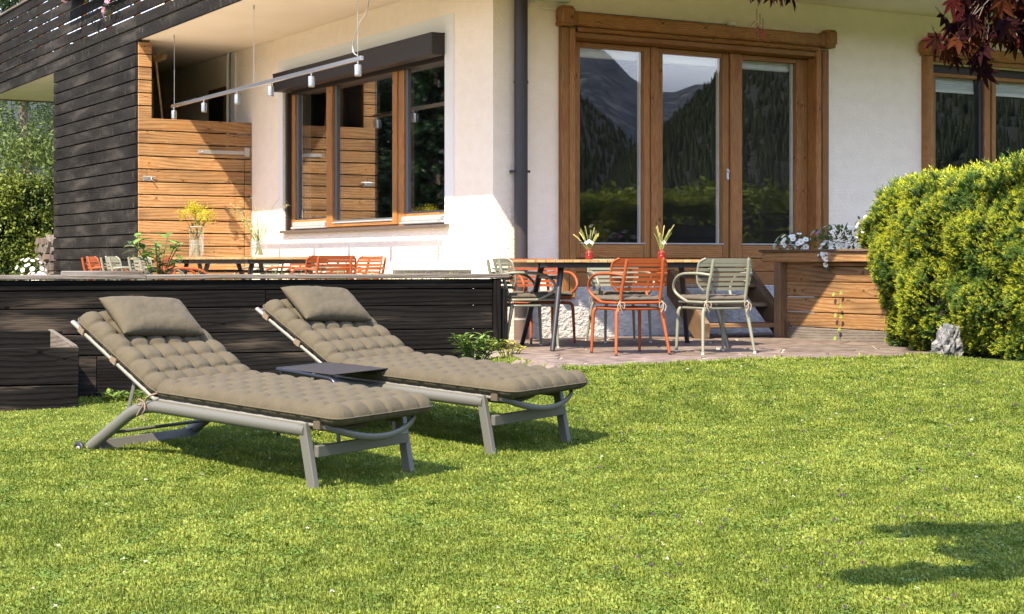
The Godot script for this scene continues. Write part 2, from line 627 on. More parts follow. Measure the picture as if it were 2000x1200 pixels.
	triplanar(m, 1.5)
	m = plain("forest_slope", Color(1, 1, 1), 0.95)
	m.albedo_texture = noise_tex(512, 0.03, 5, [[0.25, Color(0.007, 0.012, 0.006)], [0.75, Color(0.016, 0.025, 0.010)]], FastNoiseLite.TYPE_SIMPLEX_SMOOTH, 42)
	triplanar(m, 0.006)
	m = plain("mountain_rock", Color(1, 1, 1), 0.95)
	m.albedo_texture = noise_tex(512, 0.02, 5, [[0.3, Color(0.014, 0.024, 0.034)], [0.55, Color(0.034, 0.046, 0.062)], [0.8, Color(0.15, 0.155, 0.16)]], FastNoiseLite.TYPE_SIMPLEX_SMOOTH, 43)
	triplanar(m, 0.0012)
	plain("conifer", Color(1, 1, 1), 0.9)
	plain("straw_bristle", Color(0.40, 0.28, 0.14), 0.9)
	plain("broom_stick", Color(0.45, 0.30, 0.16), 0.7)
	plain("firewood_bark", Color(0.13, 0.10, 0.075), 0.9)

# ---------------------------------------------------------------- the ground
var gp := PackedVector3Array()   # known heights: x, height, depth
var gw := PackedFloat64Array()
var gnoise: FastNoiseLite

func ground_fit() -> void:
	for p in [[-2.45, -0.334, 9.3], [-1.0, -0.41, 8.13], [-0.53, -0.391, 8.7], [-1.98, -0.313, 9.9], [-0.12, -0.37, 9.28], [0.36, -0.35, 9.86], [-1.57, -0.292, 10.46],
			[-4.5, -0.40, 12.4], [-3.25, -0.37, 12.93], [-1.9, -0.33, 13.4], [-1.0, -0.25, 13.7], [-0.4, -0.10, 13.85], [0.1, -0.045, 12.4],
			[0.42, -0.04, 11.75], [1.13, -0.03, 11.98], [1.98, -0.025, 12.5], [3.43, -0.02, 13.0], [4.2, -0.02, 12.0], [6.0, 0.0, 13.0],
			[1.5, -0.09, 15.0], [3.5, -0.09, 16.0], [-1.5, -0.16, 16.0],
			[0.0, -0.56, 6.0], [-2.5, -0.53, 6.5], [2.5, -0.49, 6.5], [2.6, -0.27, 9.5], [0.0, -0.85, 0.0], [5.0, -0.7, 1.0], [-5.0, -0.7, 1.0], [-4.5, -0.42, 9.0], [5.0, -0.2, 9.0],
			[-8.0, -0.45, 14.0], [-9.0, -0.45, 22.0], [9.0, -0.1, 14.0], [9.0, -0.2, 24.0], [0.0, -0.3, 26.0], [-3.0, -0.3, 20.0]]:
		gp.append(Vector3(p[0], p[1], p[2]))
	var n := gp.size()
	var w := n + 3
	var m: Array[PackedFloat64Array] = []
	for i in w:
		var row := PackedFloat64Array()
		row.resize(w + 1)
		m.append(row)
	for i in n:
		for j in n:
			m[i][j] = kernel(Vector2(gp[i].x - gp[j].x, gp[i].z - gp[j].z).length())
		m[i][i] += 0.05
		m[i][n] = 1.0
		m[i][n + 1] = gp[i].x
		m[i][n + 2] = gp[i].z
		m[n][i] = 1.0
		m[n + 1][i] = gp[i].x
		m[n + 2][i] = gp[i].z
		m[i][w] = gp[i].y
	for i in w:
		var best := i
		for r in range(i + 1, w):
			if absf(m[r][i]) > absf(m[best][i]):
				best = r
		var t := m[i]
		m[i] = m[best]
		m[best] = t
		for r in w:
			if r != i:
				var k := m[r][i] / m[i][i]
				if k != 0.0:
					for c in range(i, w + 1):
						m[r][c] -= k * m[i][c]
	for i in w:
		gw.append(m[i][w] / m[i][i])
	gnoise = fnoise(77, 0.55, 3)

func kernel(r: float) -> float:
	return r * r * log(r) if r > 1e-6 else 0.0

func gy(x: float, z: float) -> float:   # height of the ground at a world place
	var d := -z
	var cx := clampf(x, -9.0, 9.0)
	var cd := clampf(d, 0.0, 25.0)
	var n := gp.size()
	var s: float = gw[n] + gw[n + 1] * cx + gw[n + 2] * cd
	for i in n:
		s += gw[i] * kernel(Vector2(cx - gp[i].x, cd - gp[i].z).length())
	var out := Vector2(x - cx, d - cd).length()
	return lerpf(s + 0.016 * gnoise.get_noise_2d(x, z), -1.2, smoothstep(0.0, 60.0, out))

var hcache := {}
func gy_fast(x: float, z: float) -> float:   # the same from a table of 12 cm squares
	var fx := x / 0.12
	var fz := z / 0.12
	var ix := floori(fx)
	var iz := floori(fz)
	var q := PackedFloat32Array()
	for k in 4:
		var key := Vector2i(ix + (k & 1), iz + (k >> 1))
		if not hcache.has(key):
			hcache[key] = gy(key.x * 0.12, key.y * 0.12)
		q.append(hcache[key])
	return lerpf(lerpf(q[0], q[1], fx - ix), lerpf(q[2], q[3], fx - ix), fz - iz)

var patio_edge := PackedVector2Array([Vector2(-0.07, 14.05), Vector2(-0.02, 13.5), Vector2(0.05, 12.8), Vector2(0.16, 12.25), Vector2(0.32, 11.85), Vector2(0.55, 11.78), Vector2(0.85, 11.9), Vector2(1.13, 12.03),
	Vector2(1.55, 12.32), Vector2(1.98, 12.55), Vector2(2.5, 12.76), Vector2(3.0, 12.92), Vector2(3.6, 13.05), Vector2(4.3, 15.0), Vector2(4.3, 18.40), Vector2(-0.17, 15.82), Vector2(-0.55, 13.95)])

func make_ground() -> void:
	ground_fit()
	var xs := PackedFloat32Array()
	for e in [-4000.0, -1500.0, -600.0, -250.0, -120.0, -60.0, -35.0, -22.0, -15.0, -11.0]:
		xs.append(e)
	var t := -9.0
	while t <= 9.0:
		xs.append(t)
		t += 0.2
	for e in [11.0, 15.0, 22.0, 35.0, 60.0, 120.0, 250.0, 600.0, 1500.0, 4000.0]:
		xs.append(e)
	var zs := PackedFloat32Array()
	for e in [-4000.0, -1500.0, -600.0, -250.0, -120.0, -60.0, -35.0, -20.0, -10.0, -5.0, -2.0]:
		zs.append(e)
	t = 0.0
	while t <= 25.0:
		zs.append(t)
		t += 0.2
	for e in [28.0, 34.0, 45.0, 70.0, 120.0, 250.0, 600.0, 1500.0, 4000.0]:
		zs.append(e)
	var rows: Array[PackedVector3Array] = []
	for z in zs:
		var row := PackedVector3Array()
		for x in xs:
			row.append(Vector3(x, gy(x, -z), -z))
		rows.append(row)
	var s := Shape.new()
	s.sheet(rows, Vector3.UP)
	var g := part("ground", s.done(), mats.soil, self)
	g.set_meta("kind", "structure")
	g.set_meta("label", "sunlit garden ground under the lawn, rising to the patio")
	make_patio()

func clip_half(poly: PackedVector2Array, p: Vector2, nrm: Vector2) -> PackedVector2Array:
	var out := PackedVector2Array()
	var n := poly.size()
	for i in n:
		var a := poly[i]
		var b := poly[(i + 1) % n]
		var da := (a - p).dot(nrm)
		var db := (b - p).dot(nrm)
		if da <= 0.0:
			out.append(a)
		if (da < 0.0 and db > 0.0) or (da > 0.0 and db < 0.0):
			out.append(a.lerp(b, da / (da - db)))
	return out

func slab_mesh(poly: PackedVector2Array, top: float, bottom: float, bev: float, s: Shape) -> void:
	# poly holds (x, depth)
	var inner := poly
	if bev > 0.0:
		var off := Geometry2D.offset_polygon(poly, -bev)
		if off.size() == 1 and off[0].size() >= 3:
			inner = off[0]
	var idx := Geometry2D.triangulate_polygon(inner)
	for i in range(0, idx.size(), 3):
		var q: Array[Vector3] = []
		for k in 3:
			q.append(wp(inner[idx[i + k]].x, top, inner[idx[i + k]].y))
		s.tri(q[0], q[1], q[2], Vector3.UP, Vector3.UP, Vector3.UP)
	var mid := Vector2.ZERO
	for p in poly:
		mid += p / poly.size()
	for i in poly.size():
		var a := poly[i]
		var b := poly[(i + 1) % poly.size()]
		var e := (b - a).normalized()
		var o := Vector2(e.y, -e.x)
		if o.dot((a + b) * 0.5 - mid) < 0.0:
			o = -o
		var k := Vector3(o.x, 0, -o.y)
		s.quad(wp(a.x, top - bev, a.y), wp(b.x, top - bev, b.y), wp(b.x, bottom, b.y), wp(a.x, bottom, a.y), k)
		if bev > 0.0 and inner != poly:
			var ia := nearest(inner, a)
			var ib := nearest(inner, b)
			var kk := (k + Vector3.UP).normalized()
			if ia.distance_to(ib) > 1e-5:
				s.quad(wp(a.x, top - bev, a.y), wp(b.x, top - bev, b.y), wp(ib.x, top, ib.y), wp(ia.x, top, ia.y), kk)
			else:
				s.tri(wp(a.x, top - bev, a.y), wp(b.x, top - bev, b.y), wp(ib.x, top, ib.y), kk, kk, kk)

func nearest(poly: PackedVector2Array, p: Vector2) -> Vector2:
	var best := poly[0]
	for q in poly:
		if q.distance_squared_to(p) < best.distance_squared_to(p):
			best = q
	return best

func make_patio() -> void:
	var patio := empty("patio", self)
	patio.set_meta("kind", "structure")
	patio.set_meta("label", "brown natural stone patio with pale mortar joints before the house")
	var s := Shape.new()
	slab_mesh(Geometry2D.offset_polygon(patio_edge, -0.02)[0], -0.009, -0.2, 0.0, s)
	part("mortar_bed", s.done(), mats.mortar, patio)
	var g := RandomNumberGenerator.new()
	g.seed = 4
	var sites := PackedVector2Array()
	var z := 11.3
	var row := 0
	while z < 18.6:
		var x := -1.2 + (0.33 if row % 2 == 1 else 0.0)
		while x < 4.8:
			sites.append(Vector2(x + g.randf_range(-0.24, 0.24), z + g.randf_range(-0.2, 0.2)))
			x += 0.68
		z += 0.52
		row += 1
	for i in sites.size():
		var c := sites[i]
		var poly := PackedVector2Array([c + Vector2(-1.2, -1.2), c + Vector2(1.2, -1.2), c + Vector2(1.2, 1.2), c + Vector2(-1.2, 1.2)])
		for j in sites.size():
			if j != i and sites[j].distance_to(c) < 2.0:
				poly = clip_half(poly, (c + sites[j]) * 0.5, (sites[j] - c).normalized())
		for bit in Geometry2D.intersect_polygons(poly, patio_edge):
			var off := Geometry2D.offset_polygon(bit, -g.randf_range(0.010, 0.020))
			if off.size() != 1 or off[0].size() < 3:
				continue
			var rough := PackedVector2Array()
			var q: PackedVector2Array = off[0]
			for k in q.size():
				var a := q[k]
				var b := q[(k + 1) % q.size()]
				rough.append(a)
				if a.distance_to(b) > 0.18:
					rough.append(a.lerp(b, g.randf_range(0.35, 0.65)) + Vector2(g.randf_range(-0.012, 0.012), g.randf_range(-0.012, 0.012)))
			if Geometry2D.triangulate_polygon(rough).is_empty():
				continue
			var st := Shape.new()
			var t := g.randf_range(0.72, 1.25)
			st.col = Color(t * g.randf_range(0.95, 1.08), t, t * g.randf_range(0.92, 1.05))
			slab_mesh(rough, g.randf_range(-0.002, 0.004), -0.05, 0.005, st)
			part("paving_stone", st.done(), mats.paving, patio)
	# the level of the dining terrace behind the raised bed
	var t2 := Shape.new()
	slab_mesh(PackedVector2Array([Vector2(-0.55, 13.97), Vector2(-0.19, 15.82), Vector2(-5.3, 24.7), Vector2(-12.0, 22.0), Vector2(-6.0, 12.5)]), -0.004, -0.3, 0.0, t2)
	var te := part("terrace", t2.done(), mats.terrace_stone, self)
	te.set_meta("kind", "structure")
	te.set_meta("label", "pale terrace floor behind the dark raised bed")

# ---------------------------------------------------------------- the house
# a wall standing on z = 0 (outer face towards +z) with openings [x0, y0, x1, y1]
func wall_mesh(x0: float, y0: float, x1: float, y1: float, thick: float, holes: Array) -> ArrayMesh:
	var xs: Array[float] = [x0, x1]
	var ys: Array[float] = [y0, y1]
	for h in holes:
		for e in [h[0], h[2]]:
			if e > x0 and e < x1 and not xs.has(e):
				xs.append(e)
		for e in [h[1], h[3]]:
			if e > y0 and e < y1 and not ys.has(e):
				ys.append(e)
	xs.sort()
	ys.sort()
	var solid := func(i: int, j: int) -> bool:
		if i < 0 or j < 0 or i >= xs.size() - 1 or j >= ys.size() - 1:
			return false
		var cx := (xs[i] + xs[i + 1]) * 0.5
		var cy := (ys[j] + ys[j + 1]) * 0.5
		for h in holes:
			if cx > h[0] and cx < h[2] and cy > h[1] and cy < h[3]:
				return false
		return true
	var s := Shape.new()
	for i in xs.size() - 1:
		for j in ys.size() - 1:
			if not solid.call(i, j):
				continue
			var a := Vector3(xs[i], ys[j], 0)
			var b := Vector3(xs[i + 1], ys[j], 0)
			var c := Vector3(xs[i + 1], ys[j + 1], 0)
			var d := Vector3(xs[i], ys[j + 1], 0)
			var t := Vector3(0, 0, -thick)
			s.quad(a, b, c, d, Vector3.BACK)
			s.quad(a + t, b + t, c + t, d + t, Vector3.FORWARD)
			if not solid.call(i - 1, j):
				s.quad(a, d, d + t, a + t, Vector3.LEFT)
			if not solid.call(i + 1, j):
				s.quad(b, c, c + t, b + t, Vector3.RIGHT)
			if not solid.call(i, j - 1):
				s.quad(a, b, b + t, a + t, Vector3.DOWN)
			if not solid.call(i, j + 1):
				s.quad(d, c, c + t, d + t, Vector3.UP)
	return s.done()

func bx(parent: Node3D, called: String, lo: Vector3, hi: Vector3, m: Material, bev := 0.003, along := 0, tint := 1.0) -> MeshInstance3D:
	return board(parent, called, (lo + hi) * 0.5, (hi - lo).abs(), m, tint, along, bev)

func pane(parent: Node3D, x0: float, y0: float, x1: float, y1: float, z: float, coat := "pane_coating") -> void:
	var g := Shape.new()
	g.box(Vector3((x0 + x1) * 0.5, (y0 + y1) * 0.5, z - 0.02), Vector3(x1 - x0, y1 - y0, 0.004))
	part("pane", g.done(), mats.glass, parent)
	var c := Shape.new()
	c.quad(Vector3(x0, y0, z), Vector3(x1, y0, z), Vector3(x1, y1, z), Vector3(x0, y1, z), Vector3.BACK)
	part("pane_coating", c.done(), mats[coat], parent)

func tube_part(called: String, pts: PackedVector3Array, r: Variant, m: Material, parent: Node3D, sides := 8, squash := Vector2.ONE) -> MeshInstance3D:
	var s := Shape.new()
	s.tube(pts, r, sides, squash)
	return part(called, s.done(), m, parent)

func make_house() -> void:
	var house := thing("house", "cream plastered mountain house with dark timber balcony and larch framed doors", "house", CORNER, YAW)
	var door_hole := [0.92, 0.505, 4.09, 3.09]
	var window_hole := [5.78, 1.05, 9.2, 3.04]
	part("wall", wall_mesh(0.38, 0.402, 10.0, 3.57, 0.38, [door_hole, window_hole]), mats.plaster, house)
	var side := empty("side_wall", house, Vector3.ZERO, -PI / 2)
	part("wall", wall_mesh(-10.6, -0.2, 0.0, 3.57, 0.38, [[-5.36, 1.13, -1.0, 3.02]]), mats.plaster, side)
	# plinth below the door wall
	bx(house, "plinth", Vector3(0.381, -0.25, -0.36), Vector3(10.0, 0.40, 0.006), mats.plinth_plaster, 0.0)
	bx(house, "plinth", Vector3(0.93, 0.4005, -0.36), Vector3(4.08, 0.503, 0.004), mats.plinth_plaster, 0.0)
	# upper storey and the slab that carries the balcony round the corner
	bx(house, "upper_wall", Vector3(0.02, 3.86, -10.6), Vector3(10.0, 6.4, -0.02), mats.plaster, 0.0)
	var slab := Shape.new()
	var foot := PackedVector2Array([Vector2(-1.47, -15.1), Vector2(-1.47, 1.25), Vector2(0.72, 3.10), Vector2(1.5, 3.10), Vector2(3.0, 1.75), Vector2(10.0, 1.75), Vector2(10.0, -10.6), Vector2(2.0, -10.6), Vector2(2.0, -15.1)])
	var idx := Geometry2D.triangulate_polygon(foot)
	for lv in [[3.572, Vector3.DOWN], [3.84, Vector3.UP]]:
		for i in range(0, idx.size(), 3):
			var q: Array[Vector3] = []
			for k in 3:
				q.append(Vector3(foot[idx[i + k]].x, lv[0], foot[idx[i + k]].y))
			slab.tri(q[0], q[1], q[2], lv[1], lv[1], lv[1])
	for i in foot.size():
		var a := foot[i]
		var b := foot[(i + 1) % foot.size()]
		var e := (b - a).normalized()
		var k := Vector3(-e.y, 0, e.x)
		slab.quad(Vector3(a.x, 3.572, a.y), Vector3(b.x, 3.572, b.y), Vector3(b.x, 3.84, b.y), Vector3(a.x, 3.84, a.y), k)
	part("soffit", slab.done(), mats.soffit_paint, house)
	bx(house, "edge_trim", Vector3(-1.47, 3.55, -15.15), Vector3(1.9, 3.60, -15.103), mats.stair_wood, 0.003)
	make_interior(house)
	make_balcony(house)
	make_timber_wall(house)
	make_side_window(house)
	make_door(house)
	make_right_window(house)
	# downpipe
	var dp := empty("downpipe", house, Vector3(0.264, 0, 0.085))
	tube_part("pipe", PackedVector3Array([Vector3(0, 0.22, 0), Vector3(0, 3.572, 0)]), 0.066, mats.pipe_metal, dp, 18)
	var brown := plain("pipe_shoe", Color(0.11, 0.075, 0.062), 0.5, 0.1)
	tube_part("pipe_shoe", PackedVector3Array([Vector3(0, -0.02, 0), Vector3(0, 0.215, 0)]), 0.070, brown, dp, 18)
	tube_part("shoe_ring", PackedVector3Array([Vector3(0, 0.19, 0), Vector3(0, 0.21, 0)]), 0.074, mats.galvanised, dp, 18)
	for y in [1.637, 2.505]:
		tube_part("collar", PackedVector3Array([Vector3(0, y - 0.012, 0), Vector3(0, y + 0.012, 0)]), 0.072, mats.pipe_metal, dp, 18)
	bx(dp, "bracket", Vector3(-0.085, 1.625, -0.08), Vector3(-0.072, 1.65, 0.02), mats.pipe_metal)
	bx(dp, "bracket", Vector3(0.072, 1.625, -0.08), Vector3(0.095, 1.65, 0.02), mats.pipe_metal)
	# junction box, cable and sensor over the door
	var jb := empty("junction_box", house)
	bx(jb, "box", Vector3(0.36, 3.33, 0.004), Vector3(0.85, 3.50, 0.07), mats.white_plastic, 0.01)
	for x in [0.41, 0.44]:
		tube_part("gland", PackedVector3Array([Vector3(x, 3.332, 0.035), Vector3(x, 3.30, 0.035)]), 0.011, mats.white_plastic, jb)
	tube_part("cable", bend([Vector3(0.41, 3.31, 0.035), Vector3(0.41, 3.27, 0.03), Vector3(0.33, 3.24, 0.02), Vector3(0.335, 3.0, 0.015)], 0.06), 0.007, mats.soffit_paint, jb, 6)
	tube_part("conduit", PackedVector3Array([Vector3(0.52, 3.262, 0.02), Vector3(0.74, 3.255, 0.02)]), 0.012, mats.soffit_paint, jb)
	var sensor := empty("sensor", house)
	bx(sensor, "case", Vector3(2.81, 3.243, 0.02), Vector3(2.91, 3.29, 0.08), mats.white_plastic, 0.008)
	tube_part("cable", PackedVector3Array([Vector3(2.82, 3.262, 0.03), Vector3(2.72, 3.255, 0.03), Vector3(0.95, 3.252, 0.03)]), 0.005, mats.grey_seal, sensor, 6)

func make_interior(house: Node3D) -> void:
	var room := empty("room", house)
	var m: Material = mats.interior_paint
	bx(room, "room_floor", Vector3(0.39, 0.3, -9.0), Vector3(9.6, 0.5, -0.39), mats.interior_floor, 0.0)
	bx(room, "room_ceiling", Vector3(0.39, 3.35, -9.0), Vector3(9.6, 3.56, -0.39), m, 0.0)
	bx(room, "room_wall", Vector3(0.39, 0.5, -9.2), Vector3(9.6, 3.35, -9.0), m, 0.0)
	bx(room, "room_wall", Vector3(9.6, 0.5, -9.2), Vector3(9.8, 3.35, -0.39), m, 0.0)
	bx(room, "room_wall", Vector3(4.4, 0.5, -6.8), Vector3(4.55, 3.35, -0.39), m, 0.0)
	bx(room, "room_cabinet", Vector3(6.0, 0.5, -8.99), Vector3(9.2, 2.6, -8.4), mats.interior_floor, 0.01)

func make_balcony(house: Node3D) -> void:
	var b := empty("balcony", house)
	var cuts := [-15.4, -11.45, -8.94, -6.42, -1.9, 1.33]
	for row in 8:
		var y0 := 3.545 + 0.1585 * row
		for k in 5:
			var gap := 0.022 if row > 0 else 0.008
			var s := Shape.new()
			var l: float = cuts[k + 1] - cuts[k] - 0.006
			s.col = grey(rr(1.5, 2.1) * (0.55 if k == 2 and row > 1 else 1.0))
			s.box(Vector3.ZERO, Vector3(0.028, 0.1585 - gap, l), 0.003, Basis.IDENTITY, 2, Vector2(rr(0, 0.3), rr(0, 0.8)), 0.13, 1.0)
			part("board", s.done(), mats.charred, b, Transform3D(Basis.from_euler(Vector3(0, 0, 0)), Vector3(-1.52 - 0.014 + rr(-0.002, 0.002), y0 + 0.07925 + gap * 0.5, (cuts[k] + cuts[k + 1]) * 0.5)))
	bx(b, "rail", Vector3(-1.57, 4.818, -15.4), Vector3(-1.46, 4.855, 1.33), mats.grey_wood, 0.004, 2, 1.0)
	var z := -15.2
	while z < 1.3:
		bx(b, "post", Vector3(-1.518, 3.845, z - 0.04), Vector3(-1.45, 4.81, z + 0.04), mats.door_wood, 0.003, 1, 0.8)
		z += 1.23
	# the far end of the railing
	for row in 7:
		var y0 := 3.72 + 0.1585 * row
		bx(b, "end_board", Vector3(-1.50, y0, -15.43), Vector3(1.9, y0 + 0.137, -15.405), mats.charred, 0.003, 0, 1.4)

func make_timber_wall(house: Node3D) -> void:
	var tw := empty("timber_wall", house)
	for r in 23:
		var top := 3.538 - 0.1627 * r
		var s := Shape.new()
		s.col = grey(rr(0.8, 1.25))
		var l := 3.99
		s.box(Vector3.ZERO, Vector3(0.03, 0.147, l), 0.004, Basis.IDENTITY, 2, Vector2(rr(0, 0.02), rr(0, 0.8)), 0.24, 1.0)
		part("dark_board", s.done(), mats.charred, tw, Transform3D(Basis.IDENTITY, Vector3(-1.522 - 0.015 + rr(-0.0015, 0.0015), top - 0.0735, -8.455)))
	for z in [-6.52, -7.8, -9.1, -10.4]:
		bx(tw, "post", Vector3(-1.518, -0.2, z - 0.05), Vector3(-1.43, 3.565, z + 0.05), mats.stair_wood, 0.003, 1, 0.4)
	bx(tw, "back_wall", Vector3(-1.42, -0.2, -10.75), Vector3(0.0, 3.57, -10.61), mats.interior_paint, 0.0)
	bx(tw, "inner_lining", Vector3(-1.425, -0.2, -10.6), Vector3(-1.40, 3.565, -6.60), mats.dark_void, 0.0)
	for r in 6:
		var top := 3.538 - 0.1627 * r
		bx(tw, "larch_board", Vector3(-1.517, top - 0.147, -6.457), Vector3(-1.345, top, -6.43), mats.larch, 0.004, 0, rr(0.85, 1.1))
	bx(tw, "larch_post", Vector3(-1.47, 2.58, -6.55), Vector3(-1.36, 3.57, -6.458), mats.larch, 0.004, 1, 0.5)
	var gate := empty("gate", house)
	for r in 17:
		var top := 2.575 - 0.1627 * r
		var t := rr(0.72, 1.22)
		if r < 3:
			bx(gate, "board", Vector3(-1.517, top - 0.147, -6.457), Vector3(-0.006, top, -6.43), mats.larch, 0.004, 0, t)
		elif r == 4:
			bx(gate, "board", Vector3(-1.40, top - 0.147, -6.457), Vector3(-0.108, top, -6.43), mats.larch, 0.004, 0, t)
			bx(gate, "board", Vector3(-1.517, top - 0.147, -6.456), Vector3(-1.405, top, -6.431), mats.larch, 0.004, 0, t * 0.9)
			bx(gate, "board", Vector3(-0.10, top - 0.147, -6.457), Vector3(-0.006, top, -6.43), mats.larch, 0.004, 0, t * 0.95)
		else:
			bx(gate, "board", Vector3(-1.517, top - 0.147, -6.457), Vector3(-0.108, top, -6.43), mats.larch, 0.004, 0, t)
			bx(gate, "board", Vector3(-0.10, top - 0.147, -6.457), Vector3(-0.006, top, -6.43), mats.larch, 0.004, 0, t * 0.95)
	bx(gate, "brace", Vector3(-0.30, -0.15, -6.50), Vector3(-0.2, 2.5, -6.458), mats.larch, 0.003, 1, 0.8)
	bx(gate, "brace", Vector3(-1.45, -0.15, -6.50), Vector3(-1.35, 2.5, -6.458), mats.larch, 0.003, 1, 0.8)
	var hinge := Shape.new()
	hinge.box(Vector3(-0.42, 2.176, -6.425), Vector3(0.62, 0.045, 0.007), 0.002)
	hinge.box(Vector3(-0.07, 2.19, -6.424), Vector3(0.07, 0.12, 0.009), 0.002)
	for x in [-0.68, -0.5, -0.32, -0.17]:
		hinge.lathe([Vector2(0, 0.008), Vector2(0.006, 0.006), Vector2(0.009, 0.0)], 8, Transform3D(Basis(Vector3.RIGHT, PI / 2), Vector3(x, 2.176, -6.4215)))
	part("hinge", hinge.done(), mats.galvanised, gate)
	var latch := Shape.new()
	latch.box(Vector3(-1.40, 1.815, -6.424), Vector3(0.12, 0.06, 0.008), 0.002)
	latch.tube(PackedVector3Array([Vector3(-1.47, 1.83, -6.412), Vector3(-1.30, 1.83, -6.412)]), 0.008, 8)
	latch.tube(bend([Vector3(-1.36, 1.83, -6.412), Vector3(-1.355, 1.79, -6.39), Vector3(-1.32, 1.775, -6.40)], 0.02), 0.006, 6)
	part("latch", latch.done(), mats.galvanised, gate)
	# metal duct and pipe up the plaster beside the gate, and a door in the passage
	var duct := empty("duct", house)
	bx(duct, "cover", Vector3(-0.035, 2.3, -7.12), Vector3(-0.001, 3.57, -6.97), mats.white_plastic, 0.004)
	tube_part("pipe", PackedVector3Array([Vector3(-0.05, 2.3, -7.2), Vector3(-0.05, 3.45, -7.2), Vector3(-0.05, 3.57, -7.17)]), 0.02, mats.white_plastic, duct)
	var side := empty("passage_door", house)
	bx(side, "frame", Vector3(-0.03, -0.1, -8.02), Vector3(-0.001, 3.14, -7.33), mats.door_wood, 0.003, 1, 0.5)
	bx(side, "door_leaf", Vector3(-0.045, -0.1, -7.95), Vector3(-0.031, 3.08, -7.40), mats.bronze_metal, 0.003)

func make_side_window(house: Node3D) -> void:
	var w := empty("kitchen_window", house, Vector3.ZERO, -PI / 2)
	# smooth plaster band round the opening
	bx(w, "trim_band", Vector3(-5.51, 3.10, 0.0), Vector3(-0.80, 3.277, 0.006), mats.trim_plaster, 0.002)
	bx(w, "trim_band", Vector3(-1.0, 1.12, 0.0), Vector3(-0.80, 3.099, 0.006), mats.trim_plaster, 0.002)
	bx(w, "trim_band", Vector3(-5.51, 1.12, 0.0), Vector3(-5.362, 3.099, 0.006), mats.trim_plaster, 0.002)
	var box := Shape.new()
	box.box(Vector3(-3.15, 2.981, 0.082), Vector3(4.32, 0.222, 0.152), 0.006)
	box.box(Vector3(-3.15, 3.088, 0.08), Vector3(4.33, 0.014, 0.165), 0.003)
	part("shutter_box", box.done(), mats.bronze_metal, w)
	bx(w, "guide_rail", Vector3(-5.358, 1.15, -0.11), Vector3(-5.30, 2.87, -0.03), mats.bronze_metal)
	bx(w, "guide_rail", Vector3(-1.04, 1.15, -0.11), Vector3(-1.002, 2.87, -0.03), mats.bronze_metal)
	bx(w, "frame", Vector3(-5.30, 1.15, -0.22), Vector3(-5.19, 2.87, -0.09), mats.door_wood, 0.004, 1, 1.35)
	bx(w, "frame", Vector3(-1.09, 1.15, -0.22), Vector3(-1.04, 2.87, -0.09), mats.door_wood, 0.004, 1, 1.35)
	bx(w, "frame", Vector3(-5.30, 2.84, -0.22), Vector3(-1.04, 2.99, -0.075), mats.bronze_metal, 0.004)
	bx(w, "frame", Vector3(-5.19, 1.13, -0.22), Vector3(-1.09, 1.165, -0.095), mats.door_wood, 0.004, 0, 1.2)
	bx(w, "mullion", Vector3(-4.19, 1.165, -0.22), Vector3(-4.02, 2.84, -0.075), mats.door_wood, 0.005, 1, 1.35)
	bx(w, "mullion", Vector3(-2.39, 1.165, -0.22), Vector3(-2.27, 2.84, -0.075), mats.door_wood, 0.005, 1, 1.35)
	bx(w, "mullion", Vector3(-2.268, 1.165, -0.22), Vector3(-2.13, 2.84, -0.09), mats.door_wood, 0.005, 1, 1.2)
	# sashes: dark seals, panes, silvery weather bars
	for g in [[-5.19, -4.19, 1.275], [-4.02, -2.39, 1.225], [-2.13, -1.09, 1.275]]:
		var sash := empty("sash", w)
		bx(sash, "seal", Vector3(g[0], g[2], -0.16), Vector3(g[0] + 0.055, 2.84, -0.11), mats.grey_seal)
		bx(sash, "seal", Vector3(g[1] - 0.03, g[2], -0.16), Vector3(g[1], 2.84, -0.11), mats.grey_seal)
		bx(sash, "seal", Vector3(g[0] + 0.055, g[2], -0.16), Vector3(g[1] - 0.03, g[2] + 0.022, -0.108), mats.grey_seal)
		pane(sash, g[0] + 0.05, g[2] + 0.015, g[1] - 0.025, 2.845, -0.13, "side_coating")
		if g[2] > 1.25:
			bx(sash, "bottom_rail", Vector3(g[0] + 0.002, 1.235, -0.15), Vector3(g[1] - 0.002, g[2], -0.085), mats.door_wood, 0.004, 0, 1.2)
			bx(sash, "weather_bar", Vector3(g[0] + 0.01, 1.19, -0.10), Vector3(g[1] - 0.02, 1.245, -0.05), mats.aluminium_sill, 0.01)
			bx(sash, "weather_bar", Vector3(g[0] + 0.0, 1.158, -0.09), Vector3(g[1] - 0.01, 1.187, -0.03), mats.aluminium_sill, 0.008)
		else:
			bx(sash, "weather_bar", Vector3(g[0] + 0.01, 1.205, -0.12), Vector3(g[1] - 0.01, 1.226, -0.07), mats.aluminium_sill, 0.006)
			bx(sash, "bottom_rail", Vector3(g[0] + 0.002, 1.167, -0.15), Vector3(g[1] - 0.002, 1.203, -0.08), mats.door_wood, 0.004, 0, 1.5)
	var sill := Shape.new()
	sill.box(Vector3(-3.11, 1.137, -0.02), Vector3(4.44, 0.012, 0.16), 0.003)
	sill.box(Vector3(-3.11, 1.125, 0.056), Vector3(4.44, 0.034, 0.010), 0.003)
	part("sill", sill.done(), plain("sill_metal", Color(0.13, 0.105, 0.09), 0.45, 0.3), w)

